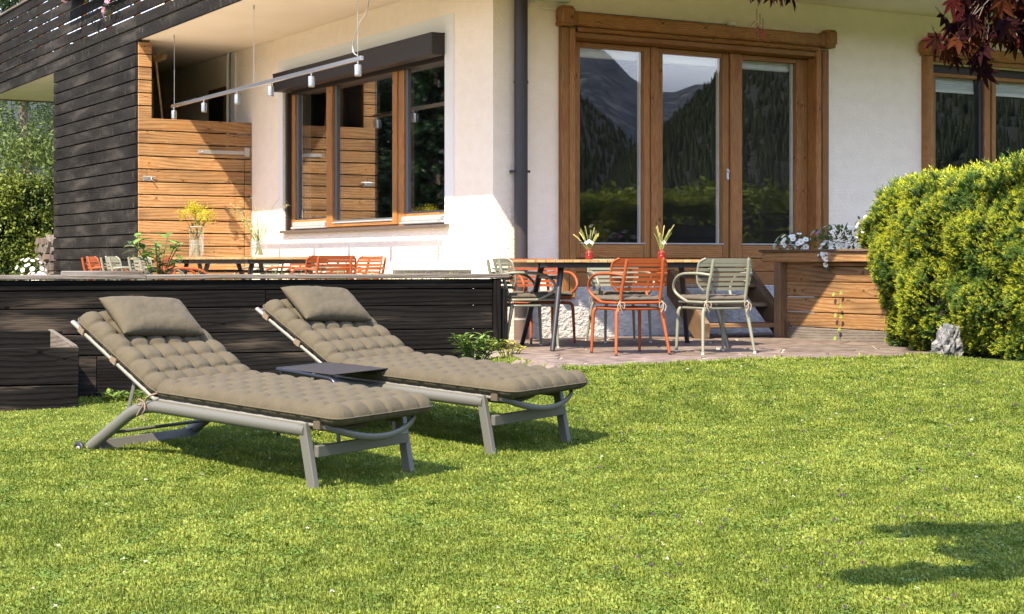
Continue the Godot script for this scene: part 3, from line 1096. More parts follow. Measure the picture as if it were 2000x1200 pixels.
# an old beam whose hewn edges wander
func wavy_beam(parent: Node3D, called: String, lo: Vector3, hi: Vector3, m: Material, amp: float, tint: float, sd: int) -> void:
	var nz := fnoise(sd, 6.0, 3)
	var s := Shape.new()
	s.col = grey(tint)
	var n := 90
	var off := Vector2(rr(0.0, 0.2), rr(0.0, 0.7))
	var prev: Array[Vector3] = []
	var pu: Array[Vector2] = []
	for i in n + 1:
		var x := lerpf(lo.x, hi.x, float(i) / n)
		var w := func(k: float) -> float: return amp * nz.get_noise_2d(x, k * 3.7)
		var c := 0.022
		var ring: Array[Vector3] = [Vector3(x, hi.y + w.call(0.0) * 0.4, lo.z), Vector3(x, hi.y + w.call(0.0) * 0.5, hi.z - c), Vector3(x, hi.y - c + w.call(1.0), hi.z + w.call(2.0)), Vector3(x, lo.y + c * 0.8 + w.call(3.0) * 1.6, hi.z + w.call(4.0)), Vector3(x, lo.y + w.call(5.0) * 1.2, hi.z - c + w.call(6.0)), Vector3(x, lo.y, lo.z)]
		var ru: Array[Vector2] = []
		var run := 0.0
		for k in ring.size():
			if k > 0:
				run += ring[k].distance_to(ring[k - 1])
			ru.append(off + Vector2((x - lo.x) * 0.24, run))
		if i > 0:
			for k in ring.size() - 1:
				var kk := (ring[k] - prev[k]).cross(ring[k + 1] - ring[k]).normalized()
				if kk.dot((ring[k] + ring[k + 1]) * 0.5 - Vector3(x, (lo.y + hi.y) * 0.5, (lo.z + hi.z) * 0.5)) < 0.0:
					kk = -kk
				s.quad(prev[k], ring[k], ring[k + 1], prev[k + 1], kk, [pu[k], ru[k], ru[k + 1], pu[k + 1]])
		prev = ring
		pu = ru
	part(called, s.done(), m, parent)

func make_door(house: Node3D) -> void:
	var d := empty("patio_door", house)
	var m: Material = mats.door_wood
	# heavy outer casing
	bx(d, "jamb", Vector3(0.745, 0.392, -0.02), Vector3(0.835, 3.092, 0.062), m, 0.012, 1, 0.85)
	bx(d, "jamb", Vector3(0.837, 0.392, -0.02), Vector3(0.925, 3.092, 0.045), m, 0.012, 1, 1.0)
	bx(d, "jamb", Vector3(4.035, 0.392, -0.02), Vector3(4.105, 3.075, 0.045), m, 0.012, 1, 1.0)
	bx(d, "jamb", Vector3(4.107, 0.392, -0.02), Vector3(4.195, 3.075, 0.062), m, 0.012, 1, 0.7)
	wavy_beam(d, "lintel", Vector3(0.895, 3.105, -0.02), Vector3(4.02, 3.238, 0.112), m, 0.009, 1.05, 4)
	wavy_beam(d, "lintel", Vector3(0.927, 3.055, -0.02), Vector3(4.033, 3.108, 0.075), m, 0.007, 0.95, 5)
	bx(d, "lintel", Vector3(0.927, 2.995, -0.10), Vector3(4.033, 3.053, 0.03), m, 0.01, 0, 0.8)
	for x in [[0.70, 0.865, 0.835, 0.905], [4.095, 4.25, 4.015, 4.10]]:
		var cap := Shape.new()
		cap.col = grey(0.85)
		cap.box(Vector3((x[0] + x[1]) * 0.5, 3.20, 0.075), Vector3(x[1] - x[0], 0.175, 0.16), 0.03, Basis.IDENTITY, 1, Vector2(rr(0, 0.6), rr(0, 0.6)))
		cap.box(Vector3((x[0] + x[1]) * 0.5, 3.115, 0.055), Vector3(x[1] - x[0] - 0.015, 0.045, 0.13), 0.012, Basis.IDENTITY, 0, Vector2(rr(0, 0.6), rr(0, 0.6)))
		part("carved_block", cap.done(), m, d)
		bx(d, "carved_block", Vector3(x[2], 3.103, 0.0), Vector3(x[3], 3.245, 0.125), m, 0.015, 1, 0.7)
	# reveals
	bx(d, "reveal", Vector3(0.922, 0.52, -0.30), Vector3(0.968, 2.995, -0.022), m, 0.004, 1, 0.8)
	bx(d, "reveal", Vector3(4.042, 0.52, -0.30), Vector3(4.088, 2.995, -0.022), m, 0.004, 1, 1.0)
	bx(d, "reveal", Vector3(0.968, 2.985, -0.30), Vector3(4.042, 3.05, -0.102), m, 0.004, 0, 0.8)
	# two wide boards under the leaves
	bx(d, "sill_board", Vector3(0.97, 0.652, -0.20), Vector3(4.04, 0.788, -0.085), m, 0.006, 0, 0.95)
	bx(d, "sill_board", Vector3(0.93, 0.507, -0.20), Vector3(4.08, 0.648, -0.045), m, 0.008, 0, 0.85)
	bx(d, "mullion", Vector3(1.937, 0.792, -0.24), Vector3(2.029, 2.983, -0.098), m, 0.008, 1, 0.9)
	bx(d, "mullion", Vector3(2.966, 0.792, -0.24), Vector3(3.112, 2.983, -0.098), m, 0.008, 1, 0.95)
	for g in [[0.97, 1.075, 1.858, 1.935], [2.031, 2.096, 2.874, 2.956], [3.114, 3.137, 3.882, 4.04]]:
		var leaf := empty("door_leaf", d)
		bx(leaf, "stile", Vector3(g[0], 0.795, -0.22), Vector3(g[1], 2.98, -0.118), m, 0.006, 1, rr(0.85, 1.05))
		bx(leaf, "stile", Vector3(g[2], 0.795, -0.22), Vector3(g[3], 2.98, -0.118), m, 0.006, 1, rr(0.85, 1.05))
		bx(leaf, "rail", Vector3(g[1] + 0.001, 2.928, -0.22), Vector3(g[2] - 0.001, 2.98, -0.12), m, 0.006, 0, 0.9)
		bx(leaf, "rail", Vector3(g[1] + 0.001, 0.795, -0.22), Vector3(g[2] - 0.001, 0.938, -0.12), m, 0.006, 0, 1.0)
		bx(leaf, "weather_bar", Vector3(g[1] - 0.01, 0.938, -0.16), Vector3(g[2] + 0.01, 0.953, -0.11), mats.aluminium_sill, 0.004)
		bx(leaf, "inner_frame", Vector3(g[2] - 0.022, 0.953, -0.215), Vector3(g[2], 2.928, -0.18), mats.white_plastic, 0.002)
		pane(leaf, g[1] - 0.004, 0.945, g[2] + 0.004, 2.935, -0.150)
		bx(leaf, "blind", Vector3(g[1], 2.845, -0.30), Vector3(g[2], 2.95, -0.24), mats.blind_white, 0.01)
	var handle := Shape.new()
	handle.box(Vector3(2.935, 1.69, -0.112), Vector3(0.03, 0.12, 0.012), 0.004)
	handle.box(Vector3(2.935, 1.72, -0.10), Vector3(0.018, 0.02, 0.03), 0.004)
	part("handle", handle.done(), mats.galvanised, d)

func make_right_window(house: Node3D) -> void:
	var w := empty("right_window", house)
	var m: Material = mats.door_wood
	tube_part("log_jamb", PackedVector3Array([Vector3(5.68, 0.95, 0.0), Vector3(5.68, 3.10, 0.0)]), 0.105, m, w, 16, Vector2(1, 0.62))
	wavy_beam(w, "header", Vector3(5.79, 3.105, -0.02), Vector3(9.3, 3.235, 0.10), m, 0.009, 1.0, 6)
	bx(w, "header", Vector3(5.79, 3.045, -0.02), Vector3(9.3, 3.103, 0.06), m, 0.012, 0, 0.9)
	var cap := Shape.new()
	cap.box(Vector3(5.635, 3.195, 0.07), Vector3(0.17, 0.18, 0.17), 0.045)
	part("carved_block", cap.done(), m, w)
	bx(w, "carved_block", Vector3(5.73, 3.11, 0.0), Vector3(5.80, 3.255, 0.12), m, 0.02, 1, 0.75)
	bx(w, "frame", Vector3(5.80, 2.945, -0.25), Vector3(9.18, 3.035, -0.09), mats.bronze_metal, 0.004)
	bx(w, "frame", Vector3(5.80, 2.905, -0.25), Vector3(9.18, 2.944, -0.08), m, 0.004, 0, 1.0)
	bx(w, "frame", Vector3(5.80, 1.055, -0.25), Vector3(5.93, 2.904, -0.09), m, 0.006, 1, 0.9)
	bx(w, "frame", Vector3(5.931, 1.055, -0.25), Vector3(9.18, 1.15, -0.09), m, 0.006, 0, 0.9)
	bx(w, "mullion", Vector3(6.70, 1.151, -0.25), Vector3(6.80, 2.904, -0.075), m, 0.012, 1, 0.95)
	bx(w, "mullion", Vector3(6.832, 1.151, -0.25), Vector3(6.90, 2.904, -0.085), m, 0.008, 1, 1.0)
	bx(w, "seal", Vector3(6.80, 1.151, -0.25), Vector3(6.831, 2.904, -0.12), mats.rubber)
	bx(w, "seal", Vector3(6.64, 1.151, -0.25), Vector3(6.699, 2.904, -0.11), mats.rubber)
	pane(w, 5.93, 1.15, 6.64, 2.905, -0.13)
	pane(w, 6.90, 1.15, 9.1, 2.905, -0.13)
	for g in [[5.94, 6.635], [6.91, 9.08]]:
		var s := Shape.new()
		var y := 2.78
		while y < 2.9:
			s.box(Vector3((g[0] + g[1]) * 0.5, y, -0.20), Vector3(g[1] - g[0], 0.004, 0.035), 0.0, Basis(Vector3.RIGHT, 0.9))
			y += 0.022
		s.box(Vector3((g[0] + g[1]) * 0.5, 2.752, -0.20), Vector3(g[1] - g[0], 0.03, 0.03), 0.004)
		part("blind", s.done(), mats.blind_white, w)

# ---------------------------------------------------------------- raised beds and steps
func noisy_stone(size: Vector3, sd: int, rough := 0.18, seg := 14) -> ArrayMesh:
	var nz := fnoise(sd, 1.4, 3)
	var rows: Array[PackedVector3Array] = []
	for i in seg + 1:
		var th := PI * i / seg
		var row := PackedVector3Array()
		for k in seg * 2 + 1:
			var ph := TAU * (k % (seg * 2)) / (seg * 2)
			var d := Vector3(sin(th) * cos(ph), cos(th), sin(th) * sin(ph))
			var r := 1.0 + rough * 2.2 * nz.get_noise_3d(d.x * 1.3, d.y * 1.3, d.z * 1.3)
			# flatten towards facets
			var e := d * r
			e = Vector3(clampf(e.x, -0.95, 0.92), clampf(e.y, -0.9, 1.0), clampf(e.z, -0.9, 0.92)) * Vector3(1.0 - 0.35 * d.y, 1, 1.0 - 0.3 * d.y)
			row.append(e * size * 0.5)
		rows.append(row)
	var s := Shape.new()
	s.sheet(rows, Vector3.UP, true)
	return s.done()

func soil_sheet(x0: float, x1: float, z0: float, z1: float, y: float, sd: int) -> ArrayMesh:
	var nz := fnoise(sd, 3.0, 3)
	var rows: Array[PackedVector3Array] = []
	var n := maxi(6, int((x1 - x0) / 0.12))
	for i in n + 1:
		var row := PackedVector3Array()
		for k in 7:
			var x := lerpf(x0, x1, float(i) / n)
			var z := lerpf(z0, z1, k / 6.0)
			row.append(Vector3(x, y + 0.02 * nz.get_noise_2d(x, z), z))
		rows.append(row)
	var s := Shape.new()
	s.sheet(rows, Vector3.UP)
	return s.done()

const BED_YAW := 0.3578
const BED_AT := Vector3(-0.097, 0, -14.1)

func bedp(x: float, y: float, z: float) -> Vector3:
	return BED_AT + Basis(Vector3.UP, BED_YAW) * Vector3(x, y, z)

func make_terrace() -> void:
	var bed := thing("raised_bed", "long blackened timber raised bed with weathered grey cap behind the loungers", "raised bed", BED_AT, BED_YAW)
	var rows := [[0.530, 0.611], [0.387, 0.526], [0.184, 0.383], [0.016, 0.180], [-0.324, 0.012]]
	var i := 0
	for r in rows:
		var cut: float = [-4.62, -2.05, -4.30, -2.6, -3.4][i]
		for e in [[-5.6, cut - 0.002], [cut + 0.002, -0.075]]:
			var s := Shape.new()
			s.col = grey([0.7, 0.75, 1.0, 1.2, 1.9][i] * rr(0.8, 1.2))
			var l: float = e[1] - e[0]
			s.box(Vector3.ZERO, Vector3(l, r[1] - r[0] - 0.002, 0.05), 0.005, Basis.IDENTITY, 0, Vector2(rr(0, 0.98 - l * 0.168), rr(0, 0.7)), 0.168, 1.0)
			part("board", s.done(), mats.planter_wood, bed, Transform3D(Basis.from_euler(Vector3(rr(-0.012, 0.012), rr(-0.001, 0.001), 0)), Vector3((e[0] + e[1]) * 0.5, (r[0] + r[1]) * 0.5, -0.028 + (0.006 if i == 0 else 0.0) + rr(-0.003, 0.003))))
		i += 1
	bx(bed, "base_stone", Vector3(-5.6, -0.6, -0.06), Vector3(-0.0, -0.328, 0.004), mats.mortar, 0.006)
	for seg in [[-5.62, -3.02], [-3.017, 0.072]]:
		bx(bed, "cap_board", Vector3(seg[0], 0.617, -0.20), Vector3(seg[1], 0.654, 0.035), mats.grey_wood, 0.006, 0, rr(1.1, 1.35))
	bx(bed, "post", Vector3(-0.072, -0.35, -0.045), Vector3(-0.002, 0.614, 0.022), mats.planter_wood, 0.006, 1, 1.6)
	bx(bed, "post", Vector3(0.001, -0.15, -0.07), Vector3(0.066, 0.53, 0.0), mats.planter_wood, 0.006, 1, 2.2)
	for k in 3:
		bx(bed, "end_board", Vector3(-0.05, -0.05 + 0.22 * k, -0.58), Vector3(-0.002, 0.165 + 0.22 * k, -0.075), mats.planter_wood, 0.004, 2, 1.0)
		bx(bed, "back_board", Vector3(-5.6, -0.05 + 0.22 * k, -0.62), Vector3(-0.05, 0.165 + 0.22 * k, -0.582), mats.planter_wood, 0.004, 0, 1.0)
	bx(bed, "back_plank", Vector3(-0.78, 0.617, -0.66), Vector3(-0.06, 0.688, -0.60), mats.grey_wood, 0.008, 0, 0.9)
	bx(bed, "back_plank", Vector3(-3.62, 0.617, -0.66), Vector3(-2.95, 0.682, -0.60), mats.grey_wood, 0.008, 0, 0.8)
	part("soil", soil_sheet(-5.55, -0.055, -0.60, -0.18, 0.585, 3), mats.earth, bed)
	# the small open box of boards in front of it
	var box := thing("planter_box", "low dark plank planter box with one sloping side board against the raised bed", "planter box", bedp(-3.61, -0.37, 0.53), BED_YAW)
	bx(box, "front_board", Vector3(-1.9, 0.205, -0.04), Vector3(0.02, 0.482, 0.0), mats.planter_wood, 0.005, 0, 1.9)
	bx(box, "front_board", Vector3(-1.9, -0.06, -0.04), Vector3(0.016, 0.196, -0.003), mats.planter_wood, 0.005, 0, 3.2)
	bx(box, "back_board", Vector3(-1.9, 0.1, -0.50), Vector3(-0.06, 0.59, -0.46), mats.planter_wood, 0.005, 0, 2.0)
	var sb := Shape.new()
	sb.col = grey(1.25)
	var cx := 0.012
	for q in [[0.0, 0.0]]:
		var a := Vector3(cx - 0.14, 0.0, -0.50)
		var b := Vector3(cx, 0.0, -0.042)
		var c := Vector3(cx, 0.492, -0.042)
		var d := Vector3(cx - 0.14, 0.60, -0.50)
		var o := Vector3(-0.035, 0, 0)
		var us := [Vector2(0.1, 0.1), Vector2(0.23, 0.1), Vector2(0.23, 0.55), Vector2(0.1, 0.68)]
		sb.quad(a, b, c, d, Vector3.RIGHT, us)
		sb.quad(a + o, b + o, c + o, d + o, Vector3.LEFT, us)
		sb.quad(b, c, c + o, b + o, Vector3.BACK, us)
		sb.quad(a, d, d + o, a + o, Vector3.FORWARD, us)
		sb.quad(d, c, c + o, d + o, Vector3(0, 0.97, 0.24), us)
	part("side_board", sb.done(), mats.grey_wood, box)
	part("soil", soil_sheet(-1.85, -0.03, -0.455, -0.045, 0.40, 5), mats.earth, box)
	make_steps()
	make_right_bed()
	# stones along the patio's edge
	var st := [[0.20, 11.98, 0.20, 0.11, 0.13], [0.30, 11.80, 0.20, 0.09, 0.14], [-0.55, 12.1, 0.30, 0.08, 0.16], [-0.30, 12.0, 0.18, 0.07, 0.14], [0.06, 12.25, 0.16, 0.09, 0.13]]
	var lab := ["buff stone at the corner of the patio beside the second lounger", "small brown stone at the patio edge in dry grass", "pale flat stone glimpsed under the second lounger", "small pale stone under the second lounger, nearer the patio", "rounded stone between the leafy bush and the patio"]
	for k in st.size():
		var q: Array = st[k]
		var o := part("stone", noisy_stone(Vector3(q[2], q[3], q[4]), 60 + k), mats.paving, self, Transform3D(Basis(Vector3.UP, 0.7 * k), wp(q[0], gy(q[0], -q[1]) + q[3] * 0.25, q[1])))
		o.set_meta("label", lab[k])
		o.set_meta("category", "stone")
		o.set_meta("group", "stones along the patio edge")
	var nz := noisy_stone(Vector3(0.19, 0.34, 0.22), 81, 0.42, 26)
	var rock := part("rock", nz, mats.rock, self, Transform3D(Basis.from_euler(Vector3(0.1, 0.5, -0.12)), wp(3.47, 0.09, 13.0)))
	rock.set_meta("label", "upright grey rock with white veins at the foot of the yew hedge")
	rock.set_meta("category", "rock")

func make_steps() -> void:
	# local x along the door wall, z towards the garden, origin below the door's middle
	var st := thing("steps", "weathered open wooden steps of three treads up to the glass door", "steps", hw(2.08, 0, -0.165), YAW - 0.2)
	var m: Material = mats.stair_wood
	for x in [0.0, 0.90]:
		var s := Shape.new()
		s.col = grey(0.62 if x == 0.0 else 0.6)
		var prof := PackedVector2Array([Vector2(0.20, 0.68), Vector2(0.20, 0.42), Vector2(0.86, 0.0), Vector2(1.10, 0.0), Vector2(1.12, 0.15), Vector2(1.0, 0.225), Vector2(0.26, 0.68)])
		var idx := Geometry2D.triangulate_polygon(prof)
		for side in [0.0, 0.05]:
			for i in range(0, idx.size(), 3):
				var q: Array[Vector3] = []
				var u: Array[Vector2] = []
				for k in 3:
					var p := prof[idx[i + k]]
					q.append(Vector3(x + side, p.y, p.x))
					u.append(Vector2((p.x * 0.86 - p.y * 0.5) * 0.25 + 0.3, (p.x * 0.5 + p.y * 0.86)))
				var k := Vector3.RIGHT if side > 0 else Vector3.LEFT
				s.tri(q[0], q[1], q[2], k, k, k, u[0], u[1], u[2])
		for i in prof.size():
			var a := prof[i]
			var b := prof[(i + 1) % prof.size()]
			var e := (b - a).normalized()
			var k := Vector3(0, -e.x, e.y)
			if k.dot(Vector3(0, (a.y + b.y) * 0.5 - 0.3, (a.x + b.x) * 0.5 - 0.55)) < 0:
				k = -k
			s.quad(Vector3(x, a.y, a.x), Vector3(x + 0.05, a.y, a.x), Vector3(x + 0.05, b.y, b.x), Vector3(x, b.y, b.x), k, [Vector2(0, 0), Vector2(0.02, 0), Vector2(0.02, 0.3), Vector2(0, 0.3)])
		part("stringer", s.done(), m, st)
	for t in [[0.10, 0.145, 0.66, 0.98], [0.30, 0.34, 0.40, 0.70], [0.49, 0.53, 0.21, 0.44]]:
		bx(st, "tread", Vector3(0.052, t[0], t[2]), Vector3(0.898, t[1], t[3]), m, 0.006, 0, 0.8 if t[0] > 0.2 else 1.1)

func make_right_bed() -> void:
	var bed := thing("timber_planter", "larch timber planter with post and cap rail between the steps and hedge", "planter", hw(2.75, 0, 1.0), YAW)
	# the boarded face looks along -x; it runs along +z
	for k in 4:
		bx(bed, "board", Vector3(0.02, 0.118 + 0.149 * k, 0.05), Vector3(0.05, 0.259 + 0.149 * k, 1.55), mats.larch, 0.005, 2, [0.62, 0.75, 0.62, 0.5][k])
	bx(bed, "board", Vector3(0.02, 0.714, 0.05), Vector3(0.05, 0.752, 1.55), mats.larch, 0.004, 2, 0.5)
	bx(bed, "base_board", Vector3(0.01, -0.05, 0.1), Vector3(0.05, 0.112, 1.55), mats.grey_wood, 0.005, 2, 1.0)
	bx(bed, "post", Vector3(-0.06, -0.03, -0.05), Vector3(0.045, 0.752, 0.048), mats.stair_wood, 0.006, 1, 0.95)
	bx(bed, "rail", Vector3(-0.075, 0.756, -0.22), Vector3(0.02, 0.852, 1.6), mats.larch, 0.006, 2, 0.75)
	bx(bed, "cap", Vector3(-0.10, 0.854, -0.24), Vector3(0.09, 0.878, 1.6), mats.stair_wood, 0.005, 2, 0.55)
	bx(bed, "back_board", Vector3(0.6, -0.05, -0.2), Vector3(0.64, 0.84, 1.6), mats.larch, 0.004, 2, 0.5)
	part("soil", soil_sheet(0.05, 0.6, -0.2, 1.6, 0.80, 9), mats.earth, bed)

# ---------------------------------------------------------------- loungers
func edge_steps(len: float, r: float, cell: float) -> PackedFloat32Array:
	var out := PackedFloat32Array()
	for k in 7:
		out.append(r * (1.0 - cos(PI / 2 * k / 6.0)))
	var n := maxi(2, int((len - 2.0 * r) / cell))
	for k in range(1, n):
		out.append(r + (len - 2.0 * r) * k / n)
	for k in 7:
		out.append(len - r * (1.0 - cos(PI / 2 * (6 - k) / 6.0)))
	return out

# a buttoned mattress; x from 0 to len, z from -wid/2 to wid/2, lying on y = 0
func tufted(len: float, wid: float, thick: float, nx: int, nz: int, sd: int, cell := 0.011, depth := 1.0) -> ArrayMesh:
	var rc := minf(0.07, thick * 0.8)
	var us := edge_steps(len, rc, cell)
	var vs := edge_steps(wid, rc, cell)
	var nse := fnoise(sd, 5.0, 3)
	var top: Array[PackedVector3Array] = []
	var low: Array[PackedVector3Array] = []
	for u in us:
		var rt := PackedVector3Array()
		var rb := PackedVector3Array()
		for w in vs:
			var ex := 0.0
			if u < rc:
				ex = -(rc - u) / rc
			elif u > len - rc:
				ex = (u - len + rc) / rc
			var ez := 0.0
			if w < rc:
				ez = -(rc - w) / rc
			elif w > wid - rc:
				ez = (w - wid + rc) / rc
			var cx := ex * sqrt(1.0 - ez * ez * 0.5)
			var cz := ez * sqrt(1.0 - ex * ex * 0.5)
			var e := clampf(Vector2(cx, cz).length(), 0.0, 1.0)
			var bu := u if ex == 0.0 else (rc if ex < 0.0 else len - rc)
			var bw := w if ez == 0.0 else (rc if ez < 0.0 else wid - rc)
			var s := u / len * nx
			var t := w / wid * nz
			var ds := absf(s - roundf(s)) if roundf(s) > 0.5 and roundf(s) < nx - 0.5 else 0.5
			var dt := absf(t - roundf(t)) if roundf(t) > 0.5 and roundf(t) < nz - 0.5 else 0.5
			var ks := exp(-ds / 0.06) * (0.5 + 0.5 * exp(-dt * dt / 0.05))
			var kt := exp(-dt / 0.06) * (0.5 + 0.5 * exp(-ds * ds / 0.05))
			var node := exp(-(ds * ds + dt * dt) / 0.014)
			var gather := 0.0
			if e > 0.0:
				gather = maxf(exp(-ds / 0.07) * absf(cz), exp(-dt / 0.07) * absf(cx)) * 0.010 * depth
				gather += 0.0032 * depth * sin((u + w) * 190.0 + 5.0 * nse.get_noise_2d(u, w)) * e * e * (1.0 - 0.5 * e)
			var x := bu + cx * (rc - gather)
			var z := bw + cz * (rc - gather) - wid * 0.5
			var round := sqrt(maxf(0.0, 1.0 - e * e))
			var puff := pow(absf(sin(PI * s)) * absf(sin(PI * t)) + 0.0001, 0.45)
			var fall := depth * thick * (0.24 * maxf(ks, kt) + 0.28 * node) * clampf(round * 1.4, 0.0, 1.0)
			var y := thick * (0.46 + 0.46 * round + 0.21 * puff * round * depth) - fall + 0.0035 * nse.get_noise_2d(u * 2.0, w * 2.0) * round
			rt.append(Vector3(x, y, z))
			rb.append(Vector3(x, thick * (0.46 - 0.44 * round), z))
		top.append(rt)
		low.append(rb)
	var s := Shape.new()
	s.sheet(top, Vector3.UP)
	s.sheet(low, Vector3.DOWN)
	return s.done()

func pillow_mesh(len: float, wid: float, thick: float, sd: int) -> ArrayMesh:
	var nse := fnoise(sd, 3.5, 3)
	var n := 44
	var s := Shape.new()
	for side in [1.0, -1.0]:
		var rows: Array[PackedVector3Array] = []
		for i in n + 1:
			var row := PackedVector3Array()
			for k in n + 1:
				var a := sin((float(i) / n - 0.5) * PI)
				var b := sin((float(k) / n - 0.5) * PI)
				var pinch := 1.0 - 0.05 * (1.0 - b * b) * absf(a)
				var pinch2 := 1.0 - 0.06 * (1.0 - a * a) * absf(b)
				var f := pow(maxf(0.0, 1.0 - pow(absf(a), 4.5)), 0.55) * pow(maxf(0.0, 1.0 - pow(absf(b), 4.0)), 0.52)
				var wr := 0.008 * nse.get_noise_2d(a * 0.6, b * 0.4) + 0.008 * nse.get_noise_2d(a * 6.0 + 9.0, b * 1.2) * (1.0 - f)
				row.append(Vector3(a * len * 0.5 * pinch, side * thick * 0.5 * f + wr * f * side, b * wid * 0.5 * pinch2))
			rows.append(row)
		s.sheet(rows, Vector3(0, side, 0))
	return s.done()

func make_lounger(label: String) -> Node3D:
	var o := thing("sun_lounger", label, "sun lounger", Vector3.ZERO)
	o.set_meta("group", "two sun loungers on the lawn")
	var W := 0.749
	var m: Material = mats.frame_paint
	var lite: Material = mats.frame_light
	for z in [-0.022, -W + 0.022]:
		var rail := bend([Vector3(1.80, 0.338, z), Vector3(0.50, 0.345, z), Vector3(0.045, 0.055, z)], 0.16, 7)
		tube_part("side_rail", rail, 0.034, m, o, 14, Vector2(0.78, 1.0))
		var leg := Shape.new()
		leg.box(Vector3(1.826, 0.18, z), Vector3(0.056, 0.395, 0.036), 0.004, Basis(Vector3.BACK, 0.225))
		part("front_leg", leg.done(), m, o)
		var wh := empty("wheel", o, Vector3(-0.005, 0.044, z + (0.035 if z > -0.3 else -0.035)))
		var ty := Shape.new()
		ty.lathe([Vector2(0.024, -0.013), Vector2(0.038, -0.012), Vector2(0.043, -0.006), Vector2(0.044, 0.0), Vector2(0.043, 0.006), Vector2(0.038, 0.012), Vector2(0.024, 0.013)], 24, Transform3D(Basis(Vector3.RIGHT, PI / 2), Vector3.ZERO))
		part("tyre", ty.done(), mats.rubber, wh)
		var hub := Shape.new()
		hub.lathe([Vector2(0.0, -0.012), Vector2(0.010, -0.012), Vector2(0.012, -0.008), Vector2(0.024, -0.009), Vector2(0.024, 0.009), Vector2(0.012, 0.008), Vector2(0.010, 0.012), Vector2(0.0, 0.012)], 18, Transform3D(Basis(Vector3.RIGHT, PI / 2), Vector3.ZERO))
		part("hub", hub.done(), mats.wheel_hub, wh)
		# thin frame that carries the mattress
		var zi: float = z + (-0.022 if z > -0.3 else 0.022)
		tube_part("seat_frame", PackedVector3Array([Vector3(0.60, 0.382, zi), Vector3(1.90, 0.368, zi)]), 0.017, lite, o, 8, Vector2(1.0, 0.8))
		tube_part("back_frame", PackedVector3Array([Vector3(0.605, 0.376, zi), Vector3(-0.146, 0.756, zi)]), 0.017, lite, o, 8, Vector2(1.0, 0.8))
		var zs: float = z + (-0.05 if z > -0.3 else 0.05)
		tube_part("back_strut", PackedVector3Array([Vector3(0.39, 0.475, zs), Vector3(0.33, 0.30, zs)]), 0.012, m, o, 6, Vector2(0.5, 1.3))
	var beam := Shape.new()
	beam.box(Vector3(1.852, 0.235, -W * 0.5), Vector3(0.03, 0.06, W - 0.08), 0.004)
	part("cross_beam", beam.done(), m, o)
	var base := Shape.new()
	base.box(Vector3(0.13, 0.062, -W * 0.5), Vector3(0.02, 0.085, W - 0.05), 0.004, Basis(Vector3.BACK, 0.5))
	part("base_bar", base.done(), m, o)
	tube_part("cross_rod", PackedVector3Array([Vector3(0.27, 0.165, -0.03), Vector3(0.27, 0.165, -W + 0.03)]), 0.010, m, o)
	var bow := PackedVector3Array()
	var bow2 := PackedVector3Array()
	for k in 17:
		var t := k / 16.0
		var sag := 4.0 * t * (1.0 - t)
		bow.append(Vector3(1.90 + 0.10 * pow(sag, 0.6), 0.368 - 0.075 * sag, lerpf(-0.044, -W + 0.044, t)))
		bow2.append(Vector3(1.72 + 0.02 * sag, 0.368 - 0.06 * sag, lerpf(-0.044, -W + 0.044, t)))
	tube_part("foot_bow", bow, 0.019, m, o, 8, Vector2(0.6, 1.0))
	tube_part("sling_bow", bow2, 0.014, m, o, 8, Vector2(0.6, 1.0))
	var top := PackedVector3Array([Vector3(-0.13, 0.745, -0.05), Vector3(-0.12, 0.735, -W * 0.5), Vector3(-0.13, 0.745, -W + 0.05)])
	tube_part("back_bar", top, 0.013, m, o)
	# sling under the mattress
	var sl := Shape.new()
	sl.box(Vector3(1.25, 0.367, -W * 0.5), Vector3(1.26, 0.004, W - 0.10))
	part("sling", sl.done(), mats.mesh_cloth, o)
	var ang := atan2(0.38, 0.751)
	var sl2 := Shape.new()
	sl2.box(Vector3(0.24, 0.563, -W * 0.5), Vector3(0.80, 0.004, W - 0.10), 0.0, Basis(Vector3.BACK, -ang))
	part("sling", sl2.done(), mats.mesh_cloth, o)
	# mattress in two pieces
	part("mattress", tufted(1.43, 0.735, 0.104, 10, 6, 3), mats.canvas, o, Transform3D(Basis(Vector3.BACK, -0.008), Vector3(0.605, 0.380, -W * 0.5)))
	var bb := Basis(Vector3.UP, PI) * Basis(Vector3.BACK, ang)
	var mt := part("back_mattress", tufted(0.82, 0.735, 0.104, 6, 6, 8), mats.canvas, o, Transform3D(bb, Vector3(0.63, 0.375, -W * 0.5)))
	for q in [[1.43, Transform3D(Basis(Vector3.BACK, -0.008), Vector3(0.605, 0.380, -W * 0.5))], [0.82, Transform3D(bb, Vector3(0.63, 0.375, -W * 0.5))]]:
		var l: float = q[0]
		var h := 0.735 * 0.5 + 0.001
		var loop: Array = [Vector3(l * 0.5, 0.048, -h), Vector3(l + 0.001, 0.048, -h), Vector3(l + 0.001, 0.048, h), Vector3(-0.001, 0.048, h), Vector3(-0.001, 0.048, -h), Vector3(l * 0.5, 0.048, -h)]
		tube_part("piping", bend(loop, 0.072, 6), 0.0045, mats.canvas, o, 5).transform = q[1]
	# straps round the frame
	for f in [0.13, 0.52]:
		var c := Vector3(-0.146, 0.756, -0.044).lerp(Vector3(0.605, 0.376, -0.044), f)
		var s := Shape.new()
		s.box(c + Vector3(0.012, 0.022, 0.008), Vector3(0.055, 0.07, 0.030), 0.003, Basis(Vector3.BACK, -ang))
		part("strap", s.done(), mats.strap, o)
	var s3 := Shape.new()
	s3.box(Vector3(1.875, 0.378, -0.036), Vector3(0.05, 0.055, 0.036), 0.003)
	part("strap", s3.done(), mats.canvas, o)
	var tie := Shape.new()
	var k0 := Vector3(0.575, 0.365, 0.012)
